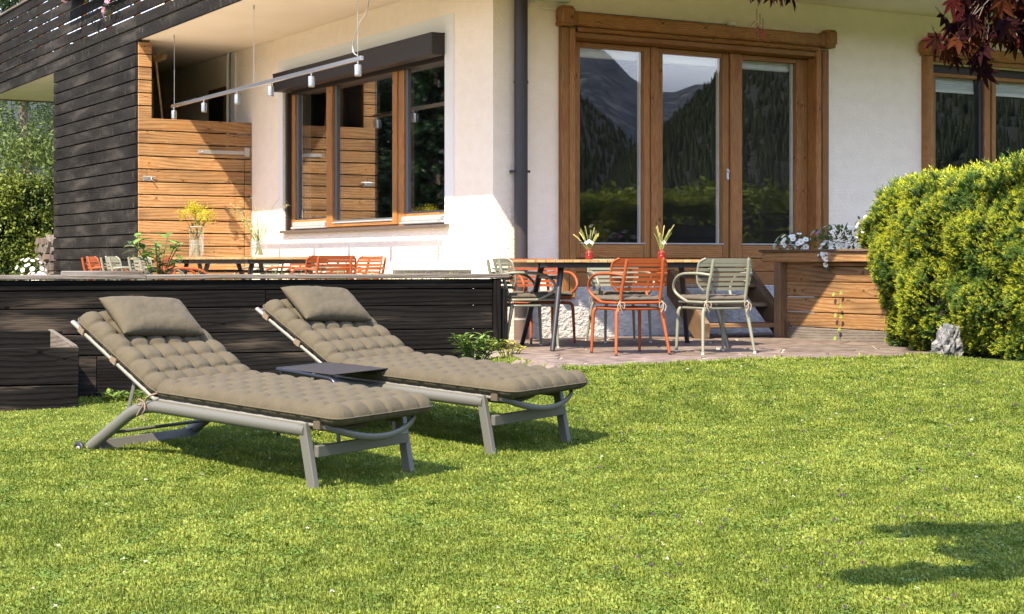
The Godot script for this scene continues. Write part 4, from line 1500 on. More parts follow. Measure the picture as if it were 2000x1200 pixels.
	tie.tube(spline([k0 + Vector3(0.09, 0.06, -0.03), k0 + Vector3(0.03, 0.035, 0.0), k0, k0 + Vector3(-0.015, -0.03, 0.01), k0 + Vector3(-0.05, -0.075, 0.012)]), 0.006, 5)
	tie.tube(spline([k0, k0 + Vector3(0.02, -0.035, 0.015), k0 + Vector3(0.0, -0.065, 0.015), k0 + Vector3(0.02, -0.10, 0.012)]), 0.005, 5)
	tie.tube(spline([k0, k0 + Vector3(-0.035, 0.015, 0.012), k0 + Vector3(-0.045, -0.015, 0.015), k0 + Vector3(-0.01, -0.01, 0.012)]), 0.005, 5)
	part("tie", tie.done(), mats.strap, o)
	# head pillow, lying along the width on the back's upper end
	var pl := pillow_mesh(0.55, 0.34, 0.125, 5)
	var pc := Vector3(0.09, 0.655, -W * 0.5) + Vector3(sin(ang), cos(ang), 0) * 0.150
	part("pillow", pl, mats.canvas, o, Transform3D(Basis(Vector3.BACK, -ang - 0.10) * Basis(Vector3.UP, PI / 2 - 0.12), pc))
	return o

func lay(o: Node3D, x: float, depth: float, yaw: float) -> void:
	var c := cos(yaw)
	var s := sin(yaw)
	var bx_ := Vector3(c, -0.041, s).normalized()
	var bz := Vector3(-s, -0.027, c).normalized()
	var by := bz.cross(bx_).normalized()
	bz = bx_.cross(by).normalized()
	o.transform = Transform3D(Basis(bx_, by, bz), Vector3(x, -0.385 - 0.015 * x + 0.047 * (depth - 9.0) - 0.016, -depth))

func make_loungers() -> void:
	var a := make_lounger("taupe buttoned sun lounger nearer the camera, beside the low planter box")
	var b := copy_of(a, Vector3.ZERO, 0.0, "taupe buttoned sun lounger farther back, beside the leafy bush and patio", "two sun loungers on the lawn")
	lay(a, -2.45, 9.297, 0.678)
	lay(b, -1.574, 10.465, 0.683)
	# small black table between them
	var t := thing("side_table", "small black sling side table between the two loungers", "side table", Vector3.ZERO)
	var m: Material = mats.black_tube
	var w := 0.235
	for z in [w, -w]:
		tube_part("tube_frame", bend([Vector3(0.27, 0.0, z), Vector3(0.235, 0.44, z), Vector3(-0.26, 0.46, z)], 0.07, 6), 0.012, m, t, 10)
	tube_part("tube_frame", PackedVector3Array([Vector3(-0.26, 0.46, w), Vector3(-0.26, 0.46, -w)]), 0.012, m, t, 10)
	for z in [w, -w]:
		tube_part("leg", bend([Vector3(-0.22, 0.455, z), Vector3(-0.25, 0.02, z), Vector3(0.25, 0.02, z)], 0.06, 5), 0.012, m, t, 10)
	var top := Shape.new()
	top.box(Vector3(-0.02, 0.466, 0.0), Vector3(0.46, 0.006, 2 * w), 0.002)
	part("top", top.done(), mats.mesh_cloth, t)
	lay(t, -1.06, 9.80, 0.68)

# ---------------------------------------------------------------- dining sets
func make_chair(label: String, paint: Material, group: String) -> Node3D:
	# seen from above the seat's front is towards -z
	var o := thing("armchair", label, "armchair", Vector3.ZERO, 0.0, group)
	var seat := Shape.new()
	for y in [0.425, 0.375]:
		var w: float = 0.225 if y > 0.4 else 0.205
		var ring := bend([Vector3(0, y, -w), Vector3(w, y, -w), Vector3(w, y, w), Vector3(-w, y, w), Vector3(-w, y, -w), Vector3(0, y, -w)], 0.09, 6)
		seat.tube(ring, 0.012, 8)
	for k in 9:
		var x := -0.20 + 0.05 * k
		seat.box(Vector3(x, 0.428, 0.0), Vector3(0.028, 0.008, 0.43), 0.002)
	part("seat", seat.done(), paint, o)
	for s in [-1.0, 1.0]:
		tube_part("leg", bend([Vector3(s * 0.14, 0.375, -0.19), Vector3(s * 0.215, 0.375, -0.205), Vector3(s * 0.225, 0.0, -0.225)], 0.06, 5), PackedFloat32Array([0.013, 0.014, 0.015, 0.0155, 0.0155, 0.0155, 0.0155, 0.0115]), paint, o, 10)
		tube_part("leg", bend([Vector3(s * 0.14, 0.375, 0.185), Vector3(s * 0.205, 0.375, 0.195), Vector3(s * 0.245, 0.0, 0.265)], 0.06, 5), PackedFloat32Array([0.013, 0.014, 0.015, 0.0155, 0.0155, 0.0155, 0.0155, 0.0115]), paint, o, 10)
		tube_part("back_post", spline([Vector3(s * 0.175, 0.40, 0.205), Vector3(s * 0.18, 0.52, 0.235), Vector3(s * 0.172, 0.66, 0.275), Vector3(s * 0.165, 0.775, 0.300)], 4), 0.0145, paint, o, 8)
		tube_part("armrest", bend([Vector3(s * 0.175, 0.648, 0.265), Vector3(s * 0.265, 0.665, 0.205), Vector3(s * 0.285, 0.655, -0.10), Vector3(s * 0.275, 0.52, -0.215), Vector3(s * 0.225, 0.425, -0.05), Vector3(s * 0.215, 0.42, 0.05)], 0.13, 6), 0.0125, paint, o, 8)
	# slatted back, rounded at the corners and bowed round the sitter
	var back := Shape.new()
	var n := 7
	var h0 := 0.515
	var h1 := 0.79
	for k in n:
		var yc := lerpf(h0, h1, (k + 0.5) / n)
		var half := 0.252
		if k == 0:
			half = 0.20
		elif k == 1 or k == n - 1:
			half = 0.235
		var hh := (h1 - h0) / n * (0.5 if k == n - 1 else 0.33)
		if k == n - 1:
			yc -= 0.004
		bow_slat(back, half, yc - hh, yc + hh)
	# upright rims joining the slats at the ends and at the posts
	for s in [-1.0, 1.0]:
		var rim: Array = []
		for p in [[0.195, 0.52], [0.235, 0.565], [0.25, 0.62], [0.252, 0.70], [0.243, 0.755], [0.20, 0.785]]:
			rim.append(Vector3(s * p[0], p[1], bow_z(s * p[0], p[1])))
		back.tube(spline(rim, 4), 0.009, 6)
		for p in [0.60, 0.70]:
			back.tube(PackedVector3Array([Vector3(s * 0.17, p, bow_z(0.17, p)), Vector3(s * 0.172, p, bow_z(0.17, p) + 0.03)]), 0.007, 6)
	part("backrest", back.done(), paint, o)
	part("cushion", tufted(0.45, 0.45, 0.048, 4, 4, 12, 0.02, 0.8), mats.cushion_cloth, o, Transform3D(Basis(Vector3.UP, PI / 2), Vector3(0, 0.432, 0.225)))
	for s in [-1.0, 1.0]:
		var t := Shape.new()
		var k0 := Vector3(s * 0.195, 0.43, 0.235)
		t.tube(spline([k0 + Vector3(-0.02 * s, 0.02, -0.04), k0, k0 + Vector3(0.0, -0.045, 0.012), k0 + Vector3(-0.02 * s, -0.085, 0.01)]), 0.005, 5)
		t.tube(spline([k0, k0 + Vector3(0.025 * s, -0.03, 0.012), k0 + Vector3(0.015 * s, -0.075, 0.014)]), 0.005, 5)
		t.tube(spline([k0, k0 + Vector3(-0.035 * s, -0.01, 0.012), k0 + Vector3(-0.03 * s, -0.05, 0.014), k0 + Vector3(0, -0.02, 0.01)]), 0.004, 5)
		part("tie", t.done(), mats.cord, o)
		for z in [-0.225, 0.265]:
			var f := PackedVector3Array([Vector3(s * (0.225 if z < 0 else 0.245), 0.0, z), Vector3(s * (0.225 if z < 0 else 0.2445), 0.014, z)])
			tube_part("foot_cap", f, 0.0125, mats.black_metal if paint == mats.orange_paint else mats.white_plastic, o, 8)
	return o

func bow_z(x: float, y: float) -> float:
	return 0.225 + (y - 0.5) * 0.20 - 1.15 * x * x

func bow_slat(s: Shape, half: float, y0: float, y1: float) -> void:
	var n := 12
	var f: Array[PackedVector3Array] = []
	var b: Array[PackedVector3Array] = []
	for i in n + 1:
		var x := lerpf(-half, half, float(i) / n)
		f.append(PackedVector3Array([Vector3(x, y0, bow_z(x, y0) + 0.004), Vector3(x, y0, bow_z(x, y0) - 0.004), Vector3(x, y1, bow_z(x, y1) - 0.004), Vector3(x, y1, bow_z(x, y1) + 0.004), Vector3(x, y0, bow_z(x, y0) + 0.004)]))
	for i in n:
		for k in 4:
			var e := (f[i][k + 1] - f[i][k]).normalized()
			var k2 := e.cross(Vector3.RIGHT)
			var mid := (f[i][k] + f[i][k + 1]) * 0.5
			var c := (f[i][0] + f[i][2]) * 0.5
			if k2.dot(mid - c) < 0:
				k2 = -k2
			s.quad(f[i][k], f[i + 1][k], f[i + 1][k + 1], f[i][k + 1], k2)

func make_table(label: String, group: String) -> Node3D:
	var o := thing("dining_table", label, "dining table", Vector3.ZERO, 0.0, group)
	var L := 1.0
	var W := 0.5
	var n := 26
	for k in n:
		var x := lerpf(-L, L, (k + 0.5) / n)
		var w := W
		if absf(x) > L - 0.16:
			w -= (absf(x) - (L - 0.16)) * 0.85
		bx(o, "plank", Vector3(x - L / n + 0.002, 0.751, -w), Vector3(x + L / n - 0.002, 0.775, w), mats.table_wood, 0.003, 2, rr(0.85, 1.1))
	var fr := Shape.new()
	for z in [-0.43, 0.43]:
		fr.box(Vector3(0, 0.728, z), Vector3(1.78, 0.042, 0.03), 0.003)
	for x in [-0.89, 0.89]:
		fr.box(Vector3(x, 0.728, 0), Vector3(0.03, 0.042, 0.83), 0.003)
	fr.box(Vector3(0, 0.742, 0), Vector3(1.75, 0.012, 0.82), 0.0)
	part("frame", fr.done(), mats.black_metal, o)
	for x in [-1.0, 1.0]:
		for z in [-1.0, 1.0]:
			tube_part("leg", PackedVector3Array([Vector3(x * 0.66, 0.735, z * 0.30), Vector3(x * 0.67, 0.70, z * 0.31), Vector3(x * 0.80, 0.0, z * 0.50)]), PackedFloat32Array([0.03, 0.027, 0.021]), mats.black_metal, o, 12)
		tube_part("crossbar", PackedVector3Array([Vector3(x * 0.685, 0.62, -0.335), Vector3(x * 0.685, 0.62, 0.335)]), 0.015, mats.black_metal, o, 8)
	return o

func seat_at(src: Node3D, first: bool, a: float, b: float, fa: float, fb: float, y: float, label: String, group: String) -> void:
	var yaw := YAW + atan2(-fa, -fb)
	if first:
		src.position = hw(a, y, b)
		src.rotation.y = yaw
		relabel(src, label, group)
	else:
		copy_of(src, hw(a, y, b), yaw, label, group)

func make_dining() -> void:
	var ga := "chairs round the patio table"
	var gb := "chairs round the terrace tables behind the raised bed"
	var orange := make_chair("orange chair", mats.orange_paint, ga)
	var sage := make_chair("sage chair", mats.sage_paint, ga)
	seat_at(orange, true, -0.20, 2.62, 0.12, -1.0, 0.0, "orange slatted armchair with its back to the lawn at the patio table", ga)
	seat_at(sage, true, 0.52, 2.82, 0.13, -1.0, 0.0, "sage green armchair with its back to the lawn, in front of the steps", ga)
	seat_at(sage, false, -0.42, 1.33, 0.96, 0.2, 0.0, "sage green armchair at the patio table's end beside the raised bed's post", ga)
	seat_at(orange, false, 0.12, 0.72, -0.08, 1.0, 0.0, "orange armchair behind the patio table, facing the lawn beside the downpipe", ga)
	seat_at(sage, false, 0.86, 0.92, -0.25, 1.0, 0.0, "sage green armchair behind the patio table, facing the lawn before the door", ga)
	var ly := 0.03
	seat_at(orange, false, -1.42, -0.82, 0.05, -1.0, ly, "orange armchair at the near head of the terrace table, seen from behind", gb)
	seat_at(orange, false, -0.50, -2.15, -1.0, 0.1, ly, "orange armchair by the white wall, rightmost of the terrace chairs", gb)
	seat_at(sage, false, -0.52, -2.98, -1.0, 0.0, ly, "sage green armchair by the white wall, mostly hidden behind an orange one", gb)
	seat_at(orange, false, -0.52, -4.02, -1.0, 0.05, ly, "orange armchair by the white wall behind the vase of grasses", gb)
	seat_at(sage, false, -0.52, -4.95, -1.0, 0.0, ly, "sage green armchair farthest along the white wall, glimpsed under the terrace table", gb)
	seat_at(orange, false, -2.18, -2.62, 1.0, 0.12, ly, "orange armchair just right of the pepper plant", gb)
	seat_at(sage, false, -2.18, -3.5, 1.0, -0.05, ly, "sage green armchair hidden behind the pepper plant's leaves", gb)
	seat_at(sage, false, -2.2, -4.5, 1.0, 0.0, ly, "sage green armchair just left of the pepper plant", gb)
	seat_at(orange, false, -2.2, -5.3, 1.0, 0.05, ly, "orange armchair nearest the black timber wall, leftmost of all chairs", gb)
	var ta := make_table("slatted wood table on splayed black legs on the patio", "slatted dining tables")
	ta.position = hw(0.37, 0, 1.70)
	ta.rotation.y = YAW - 0.266
	copy_of(ta, hw(-1.36, ly, -2.76), YAW + PI / 2, "slatted wood table on the terrace holding the vase of tall grasses", "slatted dining tables")
	copy_of(ta, hw(-1.36, ly, -4.80), YAW + PI / 2, "slatted wood table on the terrace holding the yellow bouquet", "slatted dining tables")
	make_tableware(ly)
	make_lamp()
	# chairs seen dimly through the kitchen window
	for k in 2:
		var c := thing("spindle_chair", ["dark spindle back chair just inside the side window's right pane", "dark spindle back chair deeper inside behind the side window"][k], "chair", hw([0.95, 1.6][k], 0.5, [-1.45, -1.7][k]), YAW + [-1.2, 0.4][k])
		var s := Shape.new()
		s.box(Vector3(0, 0.45, 0), Vector3(0.44, 0.035, 0.42), 0.01)
		part("seat", s.done(), mats.black_metal, c)
		for x in [-0.19, 0.19]:
			for z in [-0.18, 0.18]:
				tube_part("leg", PackedVector3Array([Vector3(x, 0.45, z), Vector3(x * 1.15, 0.0, z * 1.15)]), 0.016, mats.black_metal, c)
		for q in 7:
			var x := lerpf(-0.19, 0.19, q / 6.0)
			tube_part("spindle", PackedVector3Array([Vector3(x, 0.45, 0.19), Vector3(x * 1.1, 0.84, 0.27)]), 0.008, mats.black_metal, c, 6)
		tube_part("top_rail", spline([Vector3(-0.24, 0.83, 0.26), Vector3(-0.1, 0.86, 0.285), Vector3(0.1, 0.86, 0.285), Vector3(0.24, 0.83, 0.26)]), 0.02, mats.black_metal, c)

func make_lamp() -> void:
	var lamp := thing("hanging_lamp", "long steel bar lamp with six small spots hung from the soffit", "lamp", hw(-1.25, 2.69, 0.0), YAW)
	var bar := Shape.new()
	bar.box(Vector3(0, 0, -3.11), Vector3(0.035, 0.04, 5.60), 0.004)
	part("bar", bar.done(), mats.steel, lamp)
	for t in [5.84, 4.74, 3.635, 2.63, 1.525, 0.405]:
		var s := Shape.new()
		s.lathe([Vector2(0, -0.056), Vector2(0.009, -0.056), Vector2(0.009, -0.02), Vector2(0.0, -0.02)], 10, Transform3D(Basis.IDENTITY, Vector3(0, 0, -t)))
		s.lathe([Vector2(0, -0.165), Vector2(0.030, -0.165), Vector2(0.034, -0.163), Vector2(0.034, -0.145), Vector2(0.033, -0.143), Vector2(0.034, -0.141), Vector2(0.034, -0.060), Vector2(0.031, -0.056), Vector2(0, -0.056)], 20, Transform3D(Basis.IDENTITY, Vector3(0, 0, -t)))
		part("spot", s.done(), mats.steel, lamp)
	for t in [5.83, 3.12, 0.41]:
		tube_part("wire", PackedVector3Array([Vector3(0, 0.02, -t), Vector3(0, 0.88, -t)]), 0.003, mats.galvanised, lamp, 5)
		tube_part("ceiling_cup", PackedVector3Array([Vector3(0, 0.835, -t), Vector3(0, 0.88, -t)]), 0.010, mats.galvanised, lamp, 8)
	tube_part("cable", spline([Vector3(0, 0.03, -0.41), Vector3(0.0, 0.07, -0.50), Vector3(0.0, 0.16, -0.52), Vector3(0.0, 0.32, -0.40), Vector3(0.0, 0.42, -0.22), Vector3(0.0, 0.55, -0.16), Vector3(0.0, 0.75, -0.22), Vector3(0, 0.88, -0.26)], 6), 0.0065, mats.galvanised, lamp, 6)

func stem_pts(base: Vector3, tip: Vector3, sag := 0.1) -> PackedVector3Array:
	var mid := base.lerp(tip, 0.55) + Vector3(0, base.distance_to(tip) * sag, 0)
	return spline([base, mid, tip], 5)

func make_tableware(ly: float) -> void:
	# glass cylinders on the terrace tables
	for k in 2:
		var r: float = [0.083, 0.086][k]
		var h: float = [0.36, 0.30][k]
		var at: Vector3 = [hw(-1.40, ly + 0.7755, -4.58), hw(-1.40, ly + 0.7755, -2.60)][k]
		var v := thing("glass_vase", ["tall clear glass cylinder vase holding the yellow flowers", "clear glass cylinder vase holding the wild grasses"][k], "vase", at, 0.0, "glass vases on the terrace tables")
		var s := Shape.new()
		s.lathe([Vector2(0.0, 0.0), Vector2(r, 0.0), Vector2(r, h)], 36)
		part("glass", s.done(), mats.glass, v)
		var s2 := Shape.new()
		s2.lathe([Vector2(r - 0.004, h), Vector2(r - 0.004, 0.012), Vector2(0, 0.012)], 36)
		part("inner_glass", s2.done(), mats.glass, v)
		var rim: Array = []
		for i in 33:
			rim.append(Vector3(cos(TAU * i / 32) * (r - 0.002), h, sin(TAU * i / 32) * (r - 0.002)))
		tube_part("rim", PackedVector3Array(rim), 0.0025, mats.blind_white, v, 5)
		var wt := Shape.new()
		wt.lathe([Vector2(0, 0.014), Vector2(r - 0.005, 0.014), Vector2(r - 0.005, h * 0.58), Vector2(0, h * 0.58)], 36)
		part("water", wt.done(), mats.water, v)
	var g := RandomNumberGenerator.new()
	g.seed = 61
	var bq := thing("yellow_bouquet", "bunch of yellow frothy flowers standing in the tall glass vase", "flowers", hw(-1.40, ly + 0.79, -4.58))
	for i in 12:
		var an := g.randf() * TAU
		var side := Vector3(cos(an), 0, sin(an))
		var lean: float = g.randf_range(0.05, 0.24) if i > 3 else 0.05
		var tip := side * lean + Vector3(0, g.randf_range(0.42, 0.60), 0)
		var st := Shape.new()
		st.col = Color(0.13, 0.17, 0.04)
		st.tube(stem_pts(-side * 0.05 + Vector3(0, 0.01, 0), tip, 0.08), 0.0032, 5)
		part("stem", st.done(), mats.foliage, bq)
		var fl := Shape.new()
		for q in 120:
			var d := Vector3(g.randfn(0, 1), g.randfn(0, 0.8), g.randfn(0, 1)) * 0.040
			var c := tip + d
			fl.col = Color(0.72, 0.60, 0.02).lerp(Color(0.50, 0.52, 0.03), g.randf())
			var s := g.randf_range(0.006, 0.010)
			for e in 2:
				var ax := Vector3(g.randfn(), g.randfn(), g.randfn()).normalized()
				var bxx := ax.cross(Vector3.UP).normalized()
				fl.flat_tri(c + ax * s, c + bxx * s, c - (ax + bxx) * s * 0.7)
		var f := part("blossom", fl.done(), mats.petals, bq)
	leaf_cluster(bq, "leaves", Vector3(0, 0.33, 0), Vector3(0.11, 0.07, 0.11), 26, 0.05, 0.045, Color(0.10, 0.16, 0.05), Color(0.17, 0.22, 0.08), 3)
	var gq := thing("grass_bouquet", "bunch of pale wild grasses standing in the clear vase on the terrace table", "flowers", hw(-1.40, ly + 0.79, -2.60))
	for i in 30:
		var an := g.randf() * TAU
		var side := Vector3(cos(an), 0, sin(an))
		var tip := side * g.randf_range(0.08, 0.42) + Vector3(0, g.randf_range(0.30, 0.62), 0)
		var st := Shape.new()
		st.col = Color(0.30, 0.34, 0.09).lerp(Color(0.16, 0.24, 0.06), g.randf())
		var p := stem_pts(-side * 0.05 + Vector3(0, 0.01, 0), tip, 0.12)
		st.tube(p, PackedFloat32Array([0.0028, 0.0028, 0.0028, 0.0026, 0.0024, 0.0022, 0.002, 0.0018, 0.0016, 0.0014, 0.001]), 4)
		if i < 18:
			st.col = Color(0.52, 0.44, 0.20).lerp(Color(0.62, 0.55, 0.30), g.randf())
			for q in 26:
				var t := g.randf_range(0.62, 1.0)
				var c := p[int(t * (p.size() - 1))] + Vector3(g.randfn(), g.randfn(), g.randfn()) * 0.012
				var ax := Vector3(g.randfn() * 0.5, 1, g.randfn() * 0.5).normalized() * 0.008
				var b := ax.cross(Vector3(g.randfn(), 0, g.randfn())).normalized() * 0.003
				st.flat_tri(c - ax, c + b, c + ax)
				st.flat_tri(c - ax, c - b, c + ax)
		part("stem", st.done(), mats.foliage, gq)
	# small red bottles with ears of rye grass on the patio table
	for k in 2:
		var s0: float = [-0.315, 0.362][k]
		var at := hw(0.37 + 0.965 * s0, 0.7755, 1.70 + 0.263 * s0)
		var v := thing("red_bottle", ["small red glass bottle near the patio table's left end", "small red glass bottle behind the orange chair's back"][k], "bottle", at, 0.0, "red bottles on the patio table")
		var s := Shape.new()
		s.lathe([Vector2(0.0, 0.0), Vector2(0.030, 0.0), Vector2(0.034, 0.004), Vector2(0.034, 0.060), Vector2(0.031, 0.072), Vector2(0.018, 0.080), Vector2(0.016, 0.088), Vector2(0.022, 0.092), Vector2(0.022, 0.10), Vector2(0.017, 0.10)], 24)
		part("glass", s.done(), mats.red_glass, v)
		var s2 := Shape.new()
		s2.lathe([Vector2(0.0, 0.003), Vector2(0.029, 0.004), Vector2(0.029, 0.045), Vector2(0.0, 0.045)], 20)
		part("water", s2.done(), plain("red_water", Color(0.22, 0.008, 0.006), 0.15), v)
		var bqt := thing("grass_ears", ["ears of grass and a white flower in the left red bottle", "ears of grass and a white flower in the right red bottle"][k], "flowers", at, 0.9 * k, "grass ears in the red bottles")
		for i in 11:
			var an := TAU * i / 11.0 + g.randf() * 0.4
			var side := Vector3(cos(an), 0, sin(an) * 0.7)
			var tip := side * g.randf_range(0.04, 0.17) + Vector3(0, g.randf_range(0.20, 0.31), 0)
			var st := Shape.new()
			st.col = Color(0.30, 0.36, 0.10)
			var p := stem_pts(Vector3(0, 0.04, 0) - side * 0.008, tip, 0.1)
			st.tube(p, 0.0018, 4)
			if i % 3 != 2:
				st.col = Color(0.52, 0.48, 0.18).lerp(Color(0.42, 0.45, 0.14), g.randf())
				for q in 14:
					var t := 0.5 + 0.5 * q / 14.0
					var c := p[int(t * (p.size() - 1))].lerp(p[mini(int(t * (p.size() - 1)) + 1, p.size() - 1)], fmod(t * (p.size() - 1), 1.0))
					var ax := (tip - p[3]).normalized()
					var b := ax.cross(Vector3(0.3, 0.2, 1)).normalized() * (0.006 if q % 2 == 0 else -0.006)
					st.flat_tri(c, c + ax * 0.010 + b, c + ax * 0.020)
					var b2 := ax.cross(b).normalized() * 0.005
					st.flat_tri(c, c + ax * 0.010 + b2, c + ax * 0.020)
			part("ear", st.done(), mats.foliage, bqt)
		for i in 3:
			flower(bqt, Vector3(-0.025 + 0.022 * i, 0.150 + 0.012 * (i % 2), 0.03), Vector3(-0.2 + 0.3 * i, 0.5, 1.0), 0.017, Color(0.72, 0.72, 0.66), 8, Color(0.75, 0.60, 0.1))

# ---------------------------------------------------------------- plants
func add_leaf(s: Shape, base: Vector3, dir: Vector3, up: Vector3, len: float, wid: float, curl := 0.25, fold := 0.25, seg := 3) -> void:
	var d := dir.normalized()
	var side := d.cross(up).normalized()
	if side.length() < 0.5:
		side = d.cross(Vector3(0.3, 0.1, 1)).normalized()
	var nrm := side.cross(d).normalized()
	var pl: Array[Vector3] = []
	var pm: Array[Vector3] = []
	var pr: Array[Vector3] = []
	for i in seg + 1:
		var t := float(i) / seg
		var c := base + d * len * t - nrm * curl * len * t * t
		var w := wid * 0.5 * sin(PI * pow(t, 0.8)) if i > 0 and i < seg else 0.0
		pm.append(c)
		pl.append(c - side * w + nrm * w * fold)
		pr.append(c + side * w + nrm * w * fold)
	var nl := (nrm + side * fold).normalized()
	var n2 := (nrm - side * fold).normalized()
	for i in seg:
		if i > 0:
			s.tri(pl[i], pm[i], pm[i + 1], nl, nl, nl)
			s.tri(pr[i], pm[i], pm[i + 1], n2, n2, n2)
		if i < seg - 1:
			s.tri(pl[i], pm[i + 1], pl[i + 1], nl, nl, nl)
			s.tri(pr[i], pm[i + 1], pr[i + 1], n2, n2, n2)

func leaf_cluster(parent: Node3D, called: String, centre: Vector3, radii: Vector3, n: int, len: float, wid: float, c0: Color, c1: Color, sd: int, upward := 0.5) -> void:
	var g := RandomNumberGenerator.new()
	g.seed = sd * 97 + 5
	var s := Shape.new()
	for i in n:
		var d := Vector3(g.randfn(), g.randfn(), g.randfn()).normalized()
		var r := pow(g.randf(), 0.4)
		s.col = c0.lerp(c1, g.randf())
		var dir := (d + Vector3(0, upward, 0) + Vector3(g.randfn(), g.randfn(), g.randfn()) * 0.35).normalized()
		var k := g.randf_range(0.6, 1.15)
		add_leaf(s, centre + d * r * radii, dir, Vector3(g.randfn() * 0.4, 1, g.randfn() * 0.4), len * k, wid * k, g.randf_range(0.05, 0.45))
	var o := part(called, s.done(), mats.foliage, parent)
	o.set_meta("kind", "stuff")

var flower_cache := {}
func flower(parent: Node3D, at: Vector3, dir: Vector3, r: float, col: Color, petals := 5, eye := Color(0.55, 0.50, 0.12)) -> void:
	var key := [petals, col, eye]
	if not flower_cache.has(key):
		var s := Shape.new()
		for i in petals:
			var a := TAU * i / petals
			for q in 3:
				var a0 := a + (q - 1.5) / 3.0 * TAU / petals * 0.94
				var a1 := a + (q - 0.5) / 3.0 * TAU / petals * 0.94
				var r0 := 1.0 if q == 1 else 0.92
				s.col = col
				var p0 := Vector3(cos(a0) * (0.9 if q == 0 else 1.0), 0.22, sin(a0) * (0.9 if q == 0 else 1.0))
				var p1 := Vector3(cos(a1) * (0.9 if q == 2 else 1.0), 0.22, sin(a1) * (0.9 if q == 2 else 1.0))
				var m0 := Vector3(cos(a0) * 0.3, 0.0, sin(a0) * 0.3)
				var m1 := Vector3(cos(a1) * 0.3, 0.0, sin(a1) * 0.3)
				var k := Vector3(-cos(a) * 0.25, 1, -sin(a) * 0.25).normalized()
				s.quad(m0, m1, p1, p0, k)
				s.col = eye
				s.tri(m0, m1, Vector3(0, -0.15, 0), k, k, k)
		flower_cache[key] = s.done()
	var y := dir.normalized()
	var x := y.cross(Vector3(0.3, 0.2, 1)).normalized()
	part("flower", flower_cache[key], mats.petals, parent, Transform3D(Basis(x, y, x.cross(y)) * Basis(Vector3.UP, rr(0, TAU)) * Basis.from_scale(Vector3.ONE * r), at))

# a plant of several leafy stems
func stem_plant(called: String, label: String, category: String, at: Vector3, stems: int, height: float, spread: float, len: float, wid: float, c0: Color, c1: Color, sd: int, per := 9) -> Node3D:
	var g := RandomNumberGenerator.new()
	g.seed = sd
	var o := thing(called, label, category, at)
	var s := Shape.new()
	var st := Shape.new()
	st.col = Color(0.10, 0.14, 0.04)
	for i in stems:
		var an := TAU * i / stems + g.randf() * 0.9
		var tip := Vector3(cos(an) * spread * g.randf_range(0.3, 1.0), height * g.randf_range(0.6, 1.0), sin(an) * spread * g.randf_range(0.3, 1.0))
		var p := stem_pts(Vector3(tip.x * 0.1, -0.03, tip.z * 0.1), tip, 0.1)
		st.tube(p, 0.0045, 5)
		for q in per:
			var t := 0.25 + 0.75 * q / (per - 1.0)
			var f := t * (p.size() - 1)
			var c := p[int(f)].lerp(p[mini(int(f) + 1, p.size() - 1)], f - int(f))
			var la := g.randf() * TAU
			s.col = c0.lerp(c1, g.randf())
			var k := g.randf_range(0.65, 1.1)
			add_leaf(s, c, Vector3(cos(la), g.randf_range(0.1, 0.8), sin(la)), Vector3.UP, len * k, wid * k, g.randf_range(0.1, 0.5), 0.3, 4)
	var f := part("foliage", s.done(), mats.foliage, o)
	f.set_meta("kind", "stuff")
	var sm := part("stems", st.done(), mats.foliage, o)
	sm.set_meta("kind", "stuff")
	return o

func petunias(called: String, label: String, at: Vector3, yaw: float, mounds: Array, nfl: int, cols: Array, fr: float, sd: int, front := Vector3(-0.5, 0.5, 0.7)) -> Node3D:
	var g := RandomNumberGenerator.new()
	g.seed = sd
	var o := thing(called, label, "flowers", at, yaw)
	for i in mounds.size():
		var m: Array = mounds[i]
		leaf_cluster(o, "leaves", m[0], m[1], int(m[2]), 0.05, 0.026, Color(0.045, 0.085, 0.022), Color(0.11, 0.17, 0.04), sd + i)
	for i in nfl:
		var m: Array = mounds[g.randi() % mounds.size()]
		var d := (Vector3(g.randfn(), g.randfn(), g.randfn()).normalized() + front * 0.8).normalized()
		flower(o, (m[0] as Vector3) + d * (m[1] as Vector3) * 1.12, d + Vector3(0, 0.2, 0), fr * g.randf_range(0.75, 1.1), cols[g.randi() % cols.size()])
	return o

func sprig(sd: int, len: float, needles: int, nl: float, nw: float, c0: Color, c1: Color) -> ArrayMesh:
	var g := RandomNumberGenerator.new()
	g.seed = sd
	var s := Shape.new()
	s.col = Color(0.10, 0.085, 0.03)
	for b in 4:
		var off := Vector3(0.0, 0, 0)
		var dir := Vector3(g.randfn() * 0.45, 1.0, g.randfn() * 0.45).normalized() if b > 0 else Vector3.UP
		var l := len * (1.0 if b == 0 else g.randf_range(0.55, 0.85))
		var st := Vector3(0, len * 0.08 * b, 0)
		for i in needles:
			var t := (i + 0.5) / needles
			var a := i * 2.4 + b
			var e := dir.cross(Vector3(cos(a), 0.2, sin(a))).normalized()
			var d := (e + dir * lerpf(0.45, 1.6, t * t)).normalized()
			var p := st + dir * l * t
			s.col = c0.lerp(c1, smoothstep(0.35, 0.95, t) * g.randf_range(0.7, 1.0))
			var w := d.cross(dir).normalized() * nw * 0.5
			var k := d.cross(w).normalized()
			var q := nl * lerpf(1.0, 0.55, t)
			s.tri(p - w, p + w, p + d * q, k, k, k)
	return s.done()

